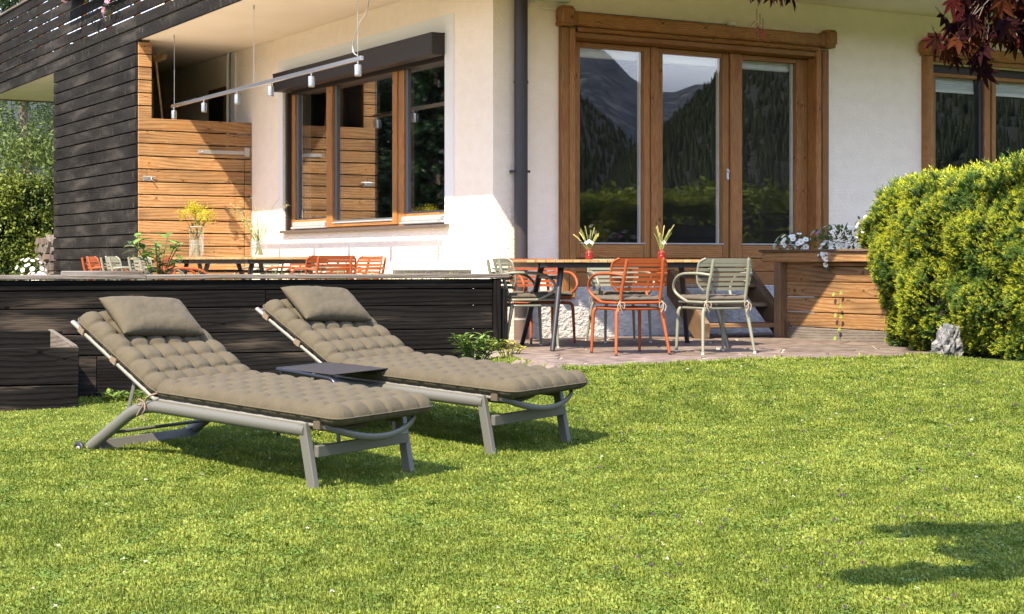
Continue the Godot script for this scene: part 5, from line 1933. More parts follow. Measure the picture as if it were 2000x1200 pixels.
func make_hedge() -> void:
	var poly := PackedVector2Array([Vector2(3.62, 16.0), Vector2(3.42, 15.2), Vector2(3.33, 14.6), Vector2(3.38, 14.0), Vector2(3.52, 13.4), Vector2(3.72, 12.8), Vector2(4.0, 12.15), Vector2(4.45, 11.6), Vector2(5.2, 11.3), Vector2(6.4, 11.2), Vector2(6.8, 13.0), Vector2(6.8, 16.0)])
	var o := thing("yew_hedge", "big clipped yew hedge with bright yellow green tips beside the timber planter", "hedge", wp(4.6, -0.03, 13.6))
	var top := 1.46
	var core := Shape.new()
	var inner := Geometry2D.offset_polygon(poly, -0.16)[0]
	var shifted := PackedVector2Array()
	for p in inner:
		shifted.append(p - Vector2(4.6, 13.6))
	slab_mesh(shifted, top - 0.20, 0.12, 0.15, core)
	core.col = Color.WHITE
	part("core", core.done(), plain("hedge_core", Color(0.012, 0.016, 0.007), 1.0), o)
	for k in 5:
		tube_part("stem", PackedVector3Array([Vector3(-0.95 + 0.45 * k, -0.1, 0.2 - 0.35 * (4 - k) + 1.0), Vector3(-0.95 + 0.45 * k, 0.2, 0.2 - 0.35 * (4 - k) + 1.0)]), 0.03, mats.bark, o)
	var g := RandomNumberGenerator.new()
	g.seed = 15
	var nz := fnoise(91, 1.6, 3)
	var per := 0.0
	var lens := PackedFloat32Array([0.0])
	for i in poly.size():
		per += poly[i].distance_to(poly[(i + 1) % poly.size()])
		lens.append(per)
	var sets: Array = [[], [], []]
	var cols: Array = [PackedColorArray(), PackedColorArray(), PackedColorArray()]
	var total := 80000
	for n in total:
		var p: Vector3
		var d: Vector3
		if n % 9 < 7:
			var u := g.randf() * per
			var i := 0
			while lens[i + 1] < u:
				i += 1
			var a := poly[i]
			var b := poly[(i + 1) % poly.size()]
			if i >= 9:
				continue
			var q := a.lerp(b, (u - lens[i]) / (lens[i + 1] - lens[i]))
			var e := (b - a).normalized()
			var out := Vector2(-e.y, e.x)
			if out.dot(q - Vector2(4.9, 14.0)) < 0:
				out = -out
			var h := pow(g.randf(), 0.9)
			var y := h * (top + 0.02)
			var swell := 0.07 * sin(PI * clampf(h * 1.1, 0, 1)) - 0.30 * pow(maxf(0.0, h - 0.66) / 0.34, 2.0) - 0.16 * pow(1.0 - h, 3.0)
			swell += 0.24 * nz.get_noise_3d(q.x, y, q.y) - absf(g.randfn()) * 0.035
			q += out * swell
			p = wp(q.x, y, q.y)
			d = Vector3(out.x, 0.55 + 0.7 * h, -out.y)
		else:
			var q := Vector2(g.randf_range(3.2, 6.6), g.randf_range(11.4, 15.9))
			if not Geometry2D.is_point_in_polygon(q, poly):
				continue
			p = wp(q.x, top + 0.02 + 0.10 * nz.get_noise_2d(q.x, q.y) - absf(g.randfn()) * 0.03 - 0.05 * g.randf() - 0.13 * exp(-maxf(0.0, q.x - 3.45) / 0.28), q.y)
			d = Vector3(g.randfn() * 0.3, 1, g.randfn() * 0.3)
		d = (d.normalized() + Vector3(g.randfn(), g.randfn(), g.randfn()) * 0.38).normalized()
		var x := d.cross(Vector3(g.randfn(), g.randfn(), g.randfn())).normalized()
		var s := g.randf_range(0.58, 1.02)
		if n % 9 >= 7 and g.randf() < 0.24:
			s *= 2.1
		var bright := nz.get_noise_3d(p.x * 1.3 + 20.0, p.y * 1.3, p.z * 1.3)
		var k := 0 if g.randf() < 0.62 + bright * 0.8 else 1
		var bs := Basis(x, d, x.cross(d)) * Basis.from_scale(Vector3.ONE * s)
		sets[k].append(Transform3D(bs, p - Vector3(4.6, -0.03, -13.6)))
		cols[k].append(grey(g.randf_range(0.75, 1.2)))
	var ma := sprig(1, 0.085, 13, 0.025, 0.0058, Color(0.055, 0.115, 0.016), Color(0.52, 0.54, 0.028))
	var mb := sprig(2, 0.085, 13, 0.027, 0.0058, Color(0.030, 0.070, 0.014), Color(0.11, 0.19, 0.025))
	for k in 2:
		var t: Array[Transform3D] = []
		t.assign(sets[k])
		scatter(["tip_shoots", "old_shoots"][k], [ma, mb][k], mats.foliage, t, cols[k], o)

func maple_leaf(sd: int) -> ArrayMesh:
	var g := RandomNumberGenerator.new()
	g.seed = sd
	var s := Shape.new()
	var angs := [-2.15, -1.35, -0.68, 0.0, 0.68, 1.35, 2.15]
	var lens := [0.42, 0.72, 0.92, 1.0, 0.92, 0.72, 0.42]
	for i in 7:
		var a: float = angs[i] + g.randfn() * 0.05
		var d := Vector3(sin(a), -0.15 - 0.1 * g.randf(), -cos(a))
		add_leaf(s, Vector3(0, 0, 0), d, Vector3.UP, lens[i], 0.27, 0.18, 0.3, 4)
	s.tube(PackedVector3Array([Vector3.ZERO, Vector3(0, 0.08, 0.55)]), 0.012, 4)
	return s.done()

func make_maple() -> void:
	var g := RandomNumberGenerator.new()
	g.seed = 33
	var at := wp(2.75, -0.65, 4.9)
	var o := thing("maple_tree", "red leaved maple reaching into the frame's upper right corner", "tree", at)
	var trunk := tube_part("trunk", spline([Vector3(0, -0.1, 0), Vector3(0.03, 0.6, 0.02), Vector3(-0.06, 1.2, 0.0), Vector3(-0.02, 1.9, -0.05)]), PackedFloat32Array(range(19).map(func(i): return 0.085 - 0.0022 * i)), mats.bark, o, 12)
	var m := [maple_leaf(1), maple_leaf(2), maple_leaf(3)]
	var crowns := [[wp(1.02, 2.45, 5.08), Vector3(0.54, 0.16, 0.30), 800], [wp(0.58, 2.40, 4.42), Vector3(0.44, 0.12, 0.16), 420], [wp(0.92, 2.5, 4.75), Vector3(0.24, 0.15, 0.32), 480], [wp(1.85, 2.75, 4.7), Vector3(0.55, 0.35, 0.8), 1500], [wp(2.6, 2.9, 4.4), Vector3(0.8, 0.4, 0.9), 700]]
	var xf: Array[Transform3D] = []
	var cs := PackedColorArray()
	for c in crowns:
		tube_part("branch", spline([Vector3(-0.04, 1.6, 0), ((c[0] as Vector3) - at) * 0.55 + Vector3(0, 0.75, 0), (c[0] as Vector3) - at + Vector3(0, 0.05, 0)]), 0.016, mats.bark, o, 6)
		var hubs: Array[Vector3] = []
		for i in 9:
			hubs.append(Vector3(g.randfn(), g.randfn(), g.randfn()).normalized() * g.randf_range(0.3, 0.95))
		for i in int(c[2]):
			var d := hubs[g.randi() % 9] + Vector3(g.randfn(), g.randfn(), g.randfn()) * 0.17
			var b := Basis(Vector3.UP, g.randf() * TAU) * Basis(Vector3.RIGHT, -0.5 + g.randfn() * 0.4) * Basis(Vector3.BACK, g.randfn() * 0.4)
			xf.append(Transform3D(b * Basis.from_scale(Vector3.ONE * g.randf_range(0.065, 0.11)), (c[0] as Vector3) - at + d * (c[1] as Vector3)))
			cs.append(Color(0.035, 0.008, 0.008).lerp(Color(0.09, 0.014, 0.010), g.randf()))
	scatter("crown", m[0], mats.maple_leaf, xf, cs, o)
	# the low twigs that hang into view, leaf by leaf
	var vis := maple_materials()
	for w in [[wp(1.34, 1.47, 4.2), 135, Vector3(0.20, 0.14, 0.20)], [wp(1.22, 1.37, 4.3), 55, Vector3(0.13, 0.11, 0.12)], [wp(0.66, 1.487, 4.3), 14, Vector3(0.10, 0.035, 0.08)]]:
		var c: Vector3 = (w[0] as Vector3) - at
		tube_part("branch", spline([Vector3(-0.04, 1.75, 0), c * 0.5 + Vector3(-0.0, 1.35, 0.1), c + Vector3(0.05, 0.13, 0)]), 0.010, mats.bark, o, 6)
		for i in int(w[1]):
			var d := Vector3(g.randfn(), g.randfn(), g.randfn()).normalized() * pow(g.randf(), 0.5)
			var p := c + d * (w[2] as Vector3)
			var b := Basis(Vector3.UP, g.randf() * TAU) * Basis(Vector3.RIGHT, -1.15 + g.randfn() * 0.35) * Basis(Vector3.BACK, g.randfn() * 0.3)
			part("leaf", m[g.randi() % 3], vis[g.randi() % vis.size()], o, Transform3D(b * Basis.from_scale(Vector3.ONE * g.randf_range(0.042, 0.066)), p))
			if i % 4 == 0:
				tube_part("twig", PackedVector3Array([p, c + Vector3(0.05, 0.13, 0)]), 0.0016, mats.bark, o, 4)
	var seeds := Shape.new()
	for i in 5:
		var p := wp(0.645 + 0.008 * (i % 3), 1.395 - 0.012 * i, 4.3) - at
		add_leaf(seeds, p, Vector3(-0.8 + 0.4 * i, -0.5, 0.2), Vector3.UP, 0.026, 0.010)
		seeds.tube(PackedVector3Array([p, p + Vector3(0, 0.03, 0)]), 0.0009, 4)
	part("seeds", seeds.done(), vis[1], o)

func maple_materials() -> Array:
	var out := []
	for c in [Color(0.016, 0.005, 0.006), Color(0.036, 0.007, 0.007), Color(0.030, 0.010, 0.006), Color(0.045, 0.014, 0.006), Color(0.018, 0.006, 0.008)]:
		out.append(leafy("maple_red_%d" % out.size(), c, 0.3, 0.85))
	return out

func make_plants() -> void:
	make_hedge()
	make_maple()
	var w := Color(0.80, 0.80, 0.78)
	petunias("petunias", "white petunias spilling over the cap of the timber planter", hw(2.85, 0.86, 1.05), YAW,
		[[Vector3(0.05, 0.07, 0.0), Vector3(0.16, 0.10, 0.24), 230], [Vector3(0.05, 0.10, 0.62), Vector3(0.17, 0.14, 0.32), 400], [Vector3(-0.13, -0.06, 0.66), Vector3(0.05, 0.14, 0.10), 60], [Vector3(0.02, 0.20, 1.15), Vector3(0.12, 0.16, 0.2), 110]],
		70, [w, w, w, w, w, w, w, Color(0.42, 0.16, 0.50)], 0.032, 71, Vector3(-0.9, 0.5, 0.3))
	petunias("petunias", "pink petunias trailing from the balcony over the black boards", hw(-1.74, 4.40, -7.9), YAW,
		[[Vector3(0, 0.15, -1.0), Vector3(0.16, 0.18, 0.5), 160], [Vector3(0, 0.05, 0.0), Vector3(0.15, 0.22, 0.5), 220], [Vector3(0.05, 0.0, 0.8), Vector3(0.12, 0.22, 0.4), 200], [Vector3(0.1, -0.25, 0.55), Vector3(0.05, 0.25, 0.12), 50]],
		36, [Color(0.55, 0.22, 0.45), Color(0.62, 0.36, 0.52), Color(0.50, 0.25, 0.48)], 0.045, 72, Vector3(-0.9, 0.3, -0.6))
	var bt := thing("flower_box", "dark window box on the balcony rail holding pink petunias", "flower box", hw(-1.70, 4.45, -7.9), YAW)
	bx(bt, "box", Vector3(-0.09, 0.0, -1.5), Vector3(0.09, 0.17, 1.3), mats.charred, 0.006, 2, 0.8)
	petunias("petunias", "white and pink petunias by the firewood behind the raised bed", wp(-6.42, 0.62, 21.8), 0.0,
		[[Vector3(0, 0, 0), Vector3(0.20, 0.17, 0.18), 200], [Vector3(0.12, -0.1, 0.1), Vector3(0.12, 0.12, 0.12), 90]],
		60, [w, w, Color(0.62, 0.40, 0.58)], 0.032, 73, Vector3(0.1, 0.3, 1.0))
	var pot := thing("plant_pot", "clay pot under the white and pink petunias", "pot", wp(-6.42, 0.0, 21.8))
	var ps := Shape.new()
	ps.lathe([Vector2(0, 0), Vector2(0.17, 0), Vector2(0.23, 0.44), Vector2(0.25, 0.45), Vector2(0.25, 0.50), Vector2(0.22, 0.50), Vector2(0.21, 0.42), Vector2(0, 0.42)], 24)
	part("pot", ps.done(), plain("clay", Color(0.33, 0.14, 0.07), 0.8), pot)
	stem_plant("pepper_plant", "green pepper plant growing in the raised bed before the terrace chairs", "plant", bedp(-2.86, 0.58, -0.38), 10, 0.42, 0.25, 0.135, 0.062, Color(0.07, 0.15, 0.025), Color(0.16, 0.26, 0.05), 45, 8)
	stem_plant("leafy_bush", "low leafy green bush at the raised bed's right corner beside the patio", "bush", wp(-0.30, -0.14, 13.45), 26, 0.30, 0.26, 0.10, 0.034, Color(0.11, 0.19, 0.04), Color(0.20, 0.29, 0.07), 46, 11)
	stem_plant("yellow_bush", "yellowing leafy plant at the foot of the raised bed's end post", "bush", wp(-0.03, -0.10, 13.35), 9, 0.23, 0.14, 0.075, 0.026, Color(0.30, 0.33, 0.04), Color(0.48, 0.42, 0.05), 47, 10)
	stem_plant("weeds", "leafy weeds at the foot of the raised bed beside the planter box", "weeds", wp(-3.02, -0.37, 12.75), 14, 0.13, 0.20, 0.09, 0.03, Color(0.09, 0.16, 0.03), Color(0.17, 0.25, 0.05), 48, 8)
	stem_plant("weeds", "leafy weeds under the first lounger's head end", "weeds", wp(-2.72, -0.36, 12.55), 9, 0.16, 0.16, 0.09, 0.03, Color(0.09, 0.16, 0.03), Color(0.17, 0.25, 0.05), 49, 8)
	# a thin vine down the planter's boards
	var vine := thing("vine", "thin vine with pale round leaves down the planter's larch boards", "vine", hw(2.735, 0.45, 2.86 - 1.0), YAW)
	tube_part("stem", spline([Vector3(0, 0.02, 0), Vector3(-0.01, -0.12, 0.02), Vector3(-0.005, -0.28, 0.0), Vector3(-0.01, -0.42, 0.03)]), 0.0018, mats.bark, vine, 4)
	for q in [[0.0, -0.06], [0.02, 0.07], [-0.11, 0.05], [-0.20, -0.01], [-0.21, 0.07], [-0.33, 0.02], [-0.42, -0.02]]:
		var s := Shape.new()
		s.col = Color(0.22, 0.30, 0.07)
		add_leaf(s, Vector3(-0.012, q[0], q[1] * 0.5), Vector3(-0.25, -0.2, 1 if q[1] > 0 else -1), Vector3(-1, 0.3, 0), 0.045, 0.045, 0.2, 0.15, 5)
		part("leaf", s.done(), mats.foliage, vine)
	# grass sprouting in the raised bed and on its edge
	var sp := Shape.new()
	var g := RandomNumberGenerator.new()
	g.seed = 52
	for i in 260:
		var x := g.randf_range(-1.9, -0.1) if g.randf() < 0.7 else g.randf_range(-5.0, -1.9)
		var b := bedp(x, 0.585, g.randf_range(-0.56, -0.2))
		sp.col = Color(0.14, 0.22, 0.05).lerp(Color(0.30, 0.32, 0.10), g.randf())
		add_leaf(sp, b, Vector3(g.randfn() * 0.4, 1, g.randfn() * 0.4), Vector3(g.randfn(), 0, g.randfn()), g.randf_range(0.06, 0.13), 0.006, 0.4, 0.1, 3)
	var spo := part("bed_grass", sp.done(), mats.foliage, self)
	spo.set_meta("kind", "stuff")
	spo.set_meta("label", "thin grass sprouting along the raised bed's top")

# ---------------------------------------------------------------- beyond the garden
func leaf_card(sd: int, n: int, len: float, wid: float, spread: float) -> ArrayMesh:
	var g := RandomNumberGenerator.new()
	g.seed = sd
	var s := Shape.new()
	for i in n:
		var d := Vector3(g.randfn(), g.randfn() * 0.7, g.randfn()).normalized()
		s.col = grey(g.randf_range(0.75, 1.25))
		add_leaf(s, Vector3(g.randfn(), g.randfn(), g.randfn()) * spread, d, Vector3(g.randfn() * 0.5, 1, g.randfn() * 0.5), len * g.randf_range(0.7, 1.2), wid, 0.2, 0.2, 2)
	return s.done()

func leafy_block(called: String, label: String, category: String, centre: Vector3, half: Vector3, n: int, card: ArrayMesh, c0: Color, c1: Color, sd: int) -> void:
	var g := RandomNumberGenerator.new()
	g.seed = sd
	var nz := fnoise(sd, 0.9, 3)
	var o := thing(called, label, category, Vector3(centre.x, centre.y - half.y, centre.z))
	var core := Shape.new()
	core.box(Vector3(0, half.y * 0.92, 0), Vector3(half.x * 2 - 0.7, half.y * 1.7, half.z * 2 - 0.7), 0.3)
	part("core", core.done(), plain("block_core", Color(0.010, 0.016, 0.006), 1.0), o)
	var xf: Array[Transform3D] = []
	var cs := PackedColorArray()
	for i in n:
		var d := Vector3(g.randf_range(-1, 1), g.randf_range(-1, 1), g.randf_range(-1, 1))
		var ax := g.randi() % 4
		if ax == 0:
			d.x = signf(d.x)
		elif ax == 1:
			d.y = 1.0
		else:
			d.z = signf(d.z)
		var p := d * half
		var k := nz.get_noise_3d(p.x, p.y, p.z)
		p *= 1.0 + 0.13 * k - absf(g.randfn()) * 0.04
		p.y += half.y + (0.25 * nz.get_noise_2d(p.x * 2.2, p.z * 2.2) if ax == 1 else 0.0)
		xf.append(Transform3D(Basis.from_euler(Vector3(g.randf() * TAU, g.randf() * TAU, g.randf() * TAU)) * Basis.from_scale(Vector3.ONE * g.randf_range(0.7, 1.3)), p))
		cs.append(c0.lerp(c1, clampf(g.randf() * 0.8 + k * 0.6, 0, 1)))
	scatter("foliage", card, mats.foliage, xf, cs, o)

func broad_tree(called: String, label: String, at: Vector3, height: float, spread: float, base: float, clumps: int, per: int, card: ArrayMesh, c0: Color, c1: Color, sd: int) -> void:
	var g := RandomNumberGenerator.new()
	g.seed = sd
	var o := thing(called, label, "tree", at)
	tube_part("trunk", spline([Vector3(0, -0.3, 0), Vector3(0.1, height * 0.3, 0), Vector3(-0.1, height * 0.6, 0.1), Vector3(0.05, height * 0.9, 0)], 4), PackedFloat32Array(range(13).map(func(i): return 0.26 - 0.018 * i)), mats.bark, o, 10)
	var xf: Array[Transform3D] = []
	var cs := PackedColorArray()
	for c in clumps:
		var h := g.randf()
		var an := g.randf() * TAU
		var rad := spread * sin(PI * clampf(h * 0.8 + 0.15, 0, 1)) * pow(g.randf(), 0.5)
		var p := Vector3(cos(an) * rad, lerpf(base, height, h), sin(an) * rad)
		if c % 3 == 0:
			tube_part("limb", spline([Vector3(0, maxf(base * 0.7, p.y - spread * 0.5), 0), p * Vector3(0.5, 1, 0.5) + Vector3(0, -0.15 * spread, 0), p], 3), 0.05, mats.bark, o, 5)
		var r := spread * g.randf_range(0.16, 0.30)
		var tone := g.randf()
		for i in per:
			var d := Vector3(g.randfn(), g.randfn() * 0.6, g.randfn()) * r * 0.55
			xf.append(Transform3D(Basis.from_euler(Vector3(g.randf() * TAU, g.randf() * TAU, g.randf() * TAU)) * Basis.from_scale(Vector3.ONE * g.randf_range(0.7, 1.3)), p + d))
			cs.append(c0.lerp(c1, clampf(tone * 0.7 + g.randf() * 0.3, 0, 1)))
	scatter("crown", card, mats.foliage, xf, cs, o)

func conifer_mesh(sd: int) -> ArrayMesh:
	var g := RandomNumberGenerator.new()
	g.seed = sd
	var s := Shape.new()
	for t in 7:
		var y0 := 0.08 + 0.13 * t
		var r := 0.24 * (1.0 - t / 7.3)
		for k in 7:
			var a := TAU * k / 7.0 + t
			var b := a + TAU / 7.0
			s.col = grey(g.randf_range(0.7, 1.2))
			s.flat_tri(Vector3(0, y0 + 0.20, 0), Vector3(cos(a), 0, sin(a)) * r * g.randf_range(0.8, 1.15) + Vector3(0, y0 - 0.03, 0), Vector3(cos(b), 0, sin(b)) * r * g.randf_range(0.8, 1.15) + Vector3(0, y0 - 0.03, 0))
	return s.done()

# a mountainside between two bearings (degrees clockwise from straight ahead); crest(bearing) gives its skyline in degrees
func ridge(called: String, label: String, b0: float, b1: float, step: float, foot: float, crest_r: float, crest: Callable, m: Material, sd: int, rough: float, trees: int, tree_h: float) -> void:
	var nz := fnoise(sd, 1.0, 5)
	var rows: Array[PackedVector3Array] = []
	var g := RandomNumberGenerator.new()
	g.seed = sd
	var nrows := 22
	var n := int((b1 - b0) / step)
	var xf: Array[Transform3D] = []
	var cs := PackedColorArray()
	for i in n + 1:
		var b := deg_to_rad(b0 + step * i)
		var row := PackedVector3Array()
		for k in nrows + 1:
			var t := float(k) / nrows
			var r := lerpf(foot, crest_r * 1.35, t)
			var x := sin(b) * r
			var z := -cos(b) * r
			var hc: float = tan(deg_to_rad(crest.call(b0 + step * i))) * crest_r
			var f := (r - foot) / (crest_r - foot)
			var h := hc * (pow(clampf(f, 0, 1), 0.9) if f <= 1.0 else 1.0 - (f - 1.0) * 0.5)
			h *= 1.0 + rough * nz.get_noise_2d(x / crest_r * 5.0, z / crest_r * 5.0) * (1.0 if f > 0.03 else 0.0)
			row.append(Vector3(x, h - 1.5, z))
		rows.append(row)
	var s := Shape.new()
	s.sheet(rows, Vector3.UP)
	var o := empty(called, self)
	o.set_meta("kind", "structure")
	o.set_meta("label", label)
	part("slope", s.done(), m, o)
	if trees > 0:
		for q in trees:
			var fi := g.randf() * n
			var fk := (0.02 + 0.73 * g.randf()) * nrows
			var i := int(fi)
			var k := int(fk)
			if i >= n or k >= nrows:
				continue
			var p := rows[i][k].lerp(rows[i + 1][k], fi - i).lerp(rows[i][k + 1].lerp(rows[i + 1][k + 1], fi - i), fk - k)
			xf.append(Transform3D(Basis.from_scale(Vector3.ONE * tree_h * g.randf_range(0.6, 1.25)), p - Vector3(0, 1, 0)))
			cs.append(Color(0.022, 0.040, 0.020).lerp(Color(0.048, 0.070, 0.026), g.randf()))
		scatter("forest", conifer_mesh(sd), mats.conifer, xf, cs, o)

func make_far() -> void:
	var beech := leaf_card(5, 9, 0.075, 0.045, 0.06)
	leafy_block("beech_hedge", "tall dark green beech hedge behind the firewood stack", "hedge", wp(-11.2, 0.85, 31.0), Vector3(2.9, 1.35, 1.2), 17000, beech, Color(0.022, 0.052, 0.010), Color(0.24, 0.29, 0.045), 21)
	broad_tree("ash_tree", "tall light green tree with open crown above the beech hedge", wp(-17.3, -0.5, 58.0), 13.5, 4.8, 4.9, 36, 100, leaf_card(6, 8, 0.17, 0.07, 0.16), Color(0.045, 0.080, 0.024), Color(0.16, 0.21, 0.05), 22)
	var big := leaf_card(7, 7, 0.13, 0.07, 0.08)
	leafy_block("garden_hedge", "leafy garden hedge opposite the house, seen only in the door glass", "hedge", wp(13.6, 0.55, 11.0), Vector3(1.2, 1.35, 9.0), 9000, big, Color(0.06, 0.12, 0.02), Color(0.34, 0.40, 0.06), 23)
	for k in 2:
		var at: Vector3 = [wp(-13.0, -0.5, 25.0), wp(-17.0, -0.5, 29.5)][k]
		var o := thing("spruce_tree", ["dark spruce beside the terrace, seen only in the side window", "second dark spruce behind the first, mirrored in the side window"][k], "tree", at)
		tube_part("trunk", PackedVector3Array([Vector3(0, -0.2, 0), Vector3(0, 8.5, 0)]), PackedFloat32Array([0.2, 0.03]), mats.bark, o, 8)
		var g := RandomNumberGenerator.new()
		g.seed = 60 + k
		var xf: Array[Transform3D] = []
		var cs := PackedColorArray()
		for i in 3200:
			var h := pow(g.randf(), 1.3)
			var an := g.randf() * TAU
			var r := 2.3 * (1.0 - h) * sqrt(g.randf()) + 0.1
			var d := Vector3(cos(an), -0.25, sin(an))
			var x := d.cross(Vector3.UP).normalized()
			xf.append(Transform3D(Basis(x, d.normalized(), x.cross(d.normalized())) * Basis.from_scale(Vector3.ONE * g.randf_range(2.0, 3.6)), Vector3(cos(an) * r, 0.5 + 8.6 * h - 0.2 * r, sin(an) * r)))
			cs.append(grey(g.randf_range(0.7, 1.2)))
		scatter("crown", sprig(70, 0.13, 12, 0.05, 0.016, Color(0.020, 0.040, 0.016), Color(0.05, 0.085, 0.03)), mats.foliage, xf, cs, o)
	make_firewood()
	var broom := thing("broom", "straw broom leaning in the dark passage behind the larch gate", "broom", hw(-1.0, 0.0, -7.0), YAW)
	tube_part("handle", PackedVector3Array([Vector3(0.06, 1.9, 0.0), Vector3(-0.11, 3.38, 0.0)]), 0.014, mats.broom_stick, broom)
	var br := Shape.new()
	var g2 := RandomNumberGenerator.new()
	g2.seed = 8
	for i in 90:
		var q := Vector3(-0.11 + g2.randf_range(-0.02, 0.02), 3.36, g2.randf_range(-0.02, 0.02))
		br.tube(PackedVector3Array([q, q + Vector3(g2.randf_range(-0.04, 0.16), g2.randf_range(0.06, 0.13), g2.randf_range(-0.08, 0.08))]), 0.004, 4)
	part("bristles", br.done(), mats.straw_bristle, broom)
	# mountains all round the valley; the house's glass mirrors them
	var far := func(b: float) -> float:
		var w := fposmod(b, 360.0)
		var e := 5.0 + 0.9 * sin(deg_to_rad(w * 3.0 + 40.0)) + 0.5 * sin(deg_to_rad(w * 7.0))
		e += 1.9 * exp(-pow((w - 117.2) / 1.7, 2.0)) + 0.7 * exp(-pow((w - 112.8) / 1.2, 2.0))
		return e
	ridge("mountains", "grey blue mountains across the valley, mirrored in the door glass", 0.0, 360.0, 0.75, 3000.0, 6000.0, far, mats.mountain_rock, 3, 0.10, 0, 0.0)
	var right := func(b: float) -> float:
		var e := 5.25 + (113.4 - b) * 0.95
		e = minf(e, 8.6 + 0.4 * sin(b * 0.7))
		e = minf(e, 8.6 - (80.0 - b) * 0.12) if b < 80.0 else e
		return maxf(e, 1.4)
	ridge("forest_hill", "dark conifer hillside, mirrored at the right in the door glass", 50.0, 119.0, 0.5, 500.0, 1500.0, right, mats.forest_slope, 5, 0.05, 26000, 8.5)
	var left := func(b: float) -> float:
		return clampf(3.9 + (b - 114.9) * 0.9, 1.0, 8.0)
	ridge("forest_hill", "second dark conifer hillside, mirrored at the left in the door glass", 113.0, 200.0, 0.5, 900.0, 2600.0, left, mats.forest_slope, 6, 0.05, 20000, 12.0)
	var back := func(b: float) -> float:
		return 6.2 + 0.5 * sin(b * 0.5)
	ridge("forest_hill", "hazy blue forested slope behind the tree at the garden's far left", -75.0, -3.0, 0.75, 900.0, 2400.0, back, mats.forest_slope, 7, 0.06, 5000, 20.0)

func make_firewood() -> void:
	var o := thing("firewood_stack", "stack of split grey firewood against the end of the black timber wall", "firewood", hw(-1.50, 0.0, -10.95), YAW)
	var g := RandomNumberGenerator.new()
	g.seed = 12
	var y := 0.06
	while y < 1.12:
		var z := -0.42 + g.randf_range(0, 0.08)
		while z < 0.36:
			var r := g.randf_range(0.05, 0.085)
			var s := Shape.new()
			var n := 3 + g.randi() % 3
			var a0 := g.randf() * TAU
			var t := g.randf_range(0.8, 1.6)
			s.col = Color(t, t * g.randf_range(0.9, 1.0), t * g.randf_range(0.85, 1.0))
			var ring: Array[Vector3] = []
			for k in n:
				var a := a0 + TAU * k / n
				ring.append(Vector3(0, cos(a) * r * g.randf_range(0.85, 1.2), sin(a) * r * g.randf_range(0.85, 1.2)))
			var l := g.randf_range(0.30, 0.42)
			for k in n:
				var p := ring[k]
				var q := ring[(k + 1) % n]
				var nn := ((p + q) * 0.5).normalized()
				s.quad(p, q, q + Vector3(l, 0, 0), p + Vector3(l, 0, 0), nn, [Vector2(0, 0), Vector2(0.02, 0), Vector2(0.02, 0.2), Vector2(0, 0.2)])
				s.tri(Vector3.ZERO, p, q, Vector3.LEFT, Vector3.LEFT, Vector3.LEFT)
				s.tri(Vector3(l, 0, 0), p + Vector3(l, 0, 0), q + Vector3(l, 0, 0), Vector3.RIGHT, Vector3.RIGHT, Vector3.RIGHT)
			part("log", s.done(), mats.grey_wood if g.randf() < 0.7 else mats.firewood_bark, o, Transform3D(Basis(Vector3.UP, g.randfn() * 0.08), Vector3(-0.06 + g.randfn() * 0.03, y + g.randfn() * 0.015, z)))
			z += r * 1.75
		y += 0.125

# ---------------------------------------------------------------- the lawn
func tuft(sd: int, n: int, h: float, rad: float, wid: float, leaves := 0) -> ArrayMesh:
	var g := RandomNumberGenerator.new()
	g.seed = sd
	var s := Shape.new()
	for i in n:
		var an := g.randf() * TAU
		var b := Vector3(cos(an), 0, sin(an)) * rad * sqrt(g.randf())
		var la := g.randf() * TAU
		s.col = Color(g.randf_range(0.8, 1.25), g.randf_range(0.85, 1.15), g.randf_range(0.7, 1.1))
		if g.randf() < 0.06:
			s.col = Color(1.5, 1.2, 1.7)
		add_leaf(s, b - Vector3(0, 0.008, 0), Vector3(cos(la) * 0.7, 1.0, sin(la) * 0.7), Vector3(cos(la), 0.3, sin(la)), h * g.randf_range(0.6, 1.25), wid, g.randf_range(0.1, 0.9), 0.1, 3)
	for i in leaves:
		var an := g.randf() * TAU
		var c := Vector3(cos(an), 0, sin(an)) * rad * sqrt(g.randf()) + Vector3(0, g.randf_range(0.006, 0.022), 0)
		var tone := g.randf_range(0.8, 1.25)
		s.col = Color(tone * g.randf_range(0.75, 1.05), tone, tone * 0.9)
		add_leaf(s, c, Vector3(g.randfn(), 0.5 + g.randfn() * 0.5, g.randfn()), Vector3(g.randfn() * 0.6, 1, g.randfn() * 0.6), g.randf_range(0.007, 0.013), g.randf_range(0.006, 0.009), 0.2, 0.2, 3)
	return s.done()

func clover(sd: int, n: int, rad: float) -> ArrayMesh:
	var g := RandomNumberGenerator.new()
	g.seed = sd
	var s := Shape.new()
	for i in n:
		var an := g.randf() * TAU
		var c := Vector3(cos(an), 0, sin(an)) * rad * sqrt(g.randf()) + Vector3(0, g.randf_range(0.008, 0.024), 0)
		var up := Vector3(g.randfn() * 0.35, 1, g.randfn() * 0.35).normalized()
		var tone := g.randf_range(0.75, 1.2)
		s.col = Color(tone * 0.85, tone, tone)
		var a0 := g.randf() * TAU
		for q in 3:
			var a := a0 + TAU * q / 3.0
			var d := up.cross(Vector3(cos(a), 0.0, sin(a))).normalized()
			add_leaf(s, c, d, up, g.randf_range(0.006, 0.0098), 0.0092, 0.1, 0.2, 3)
	return s.done()

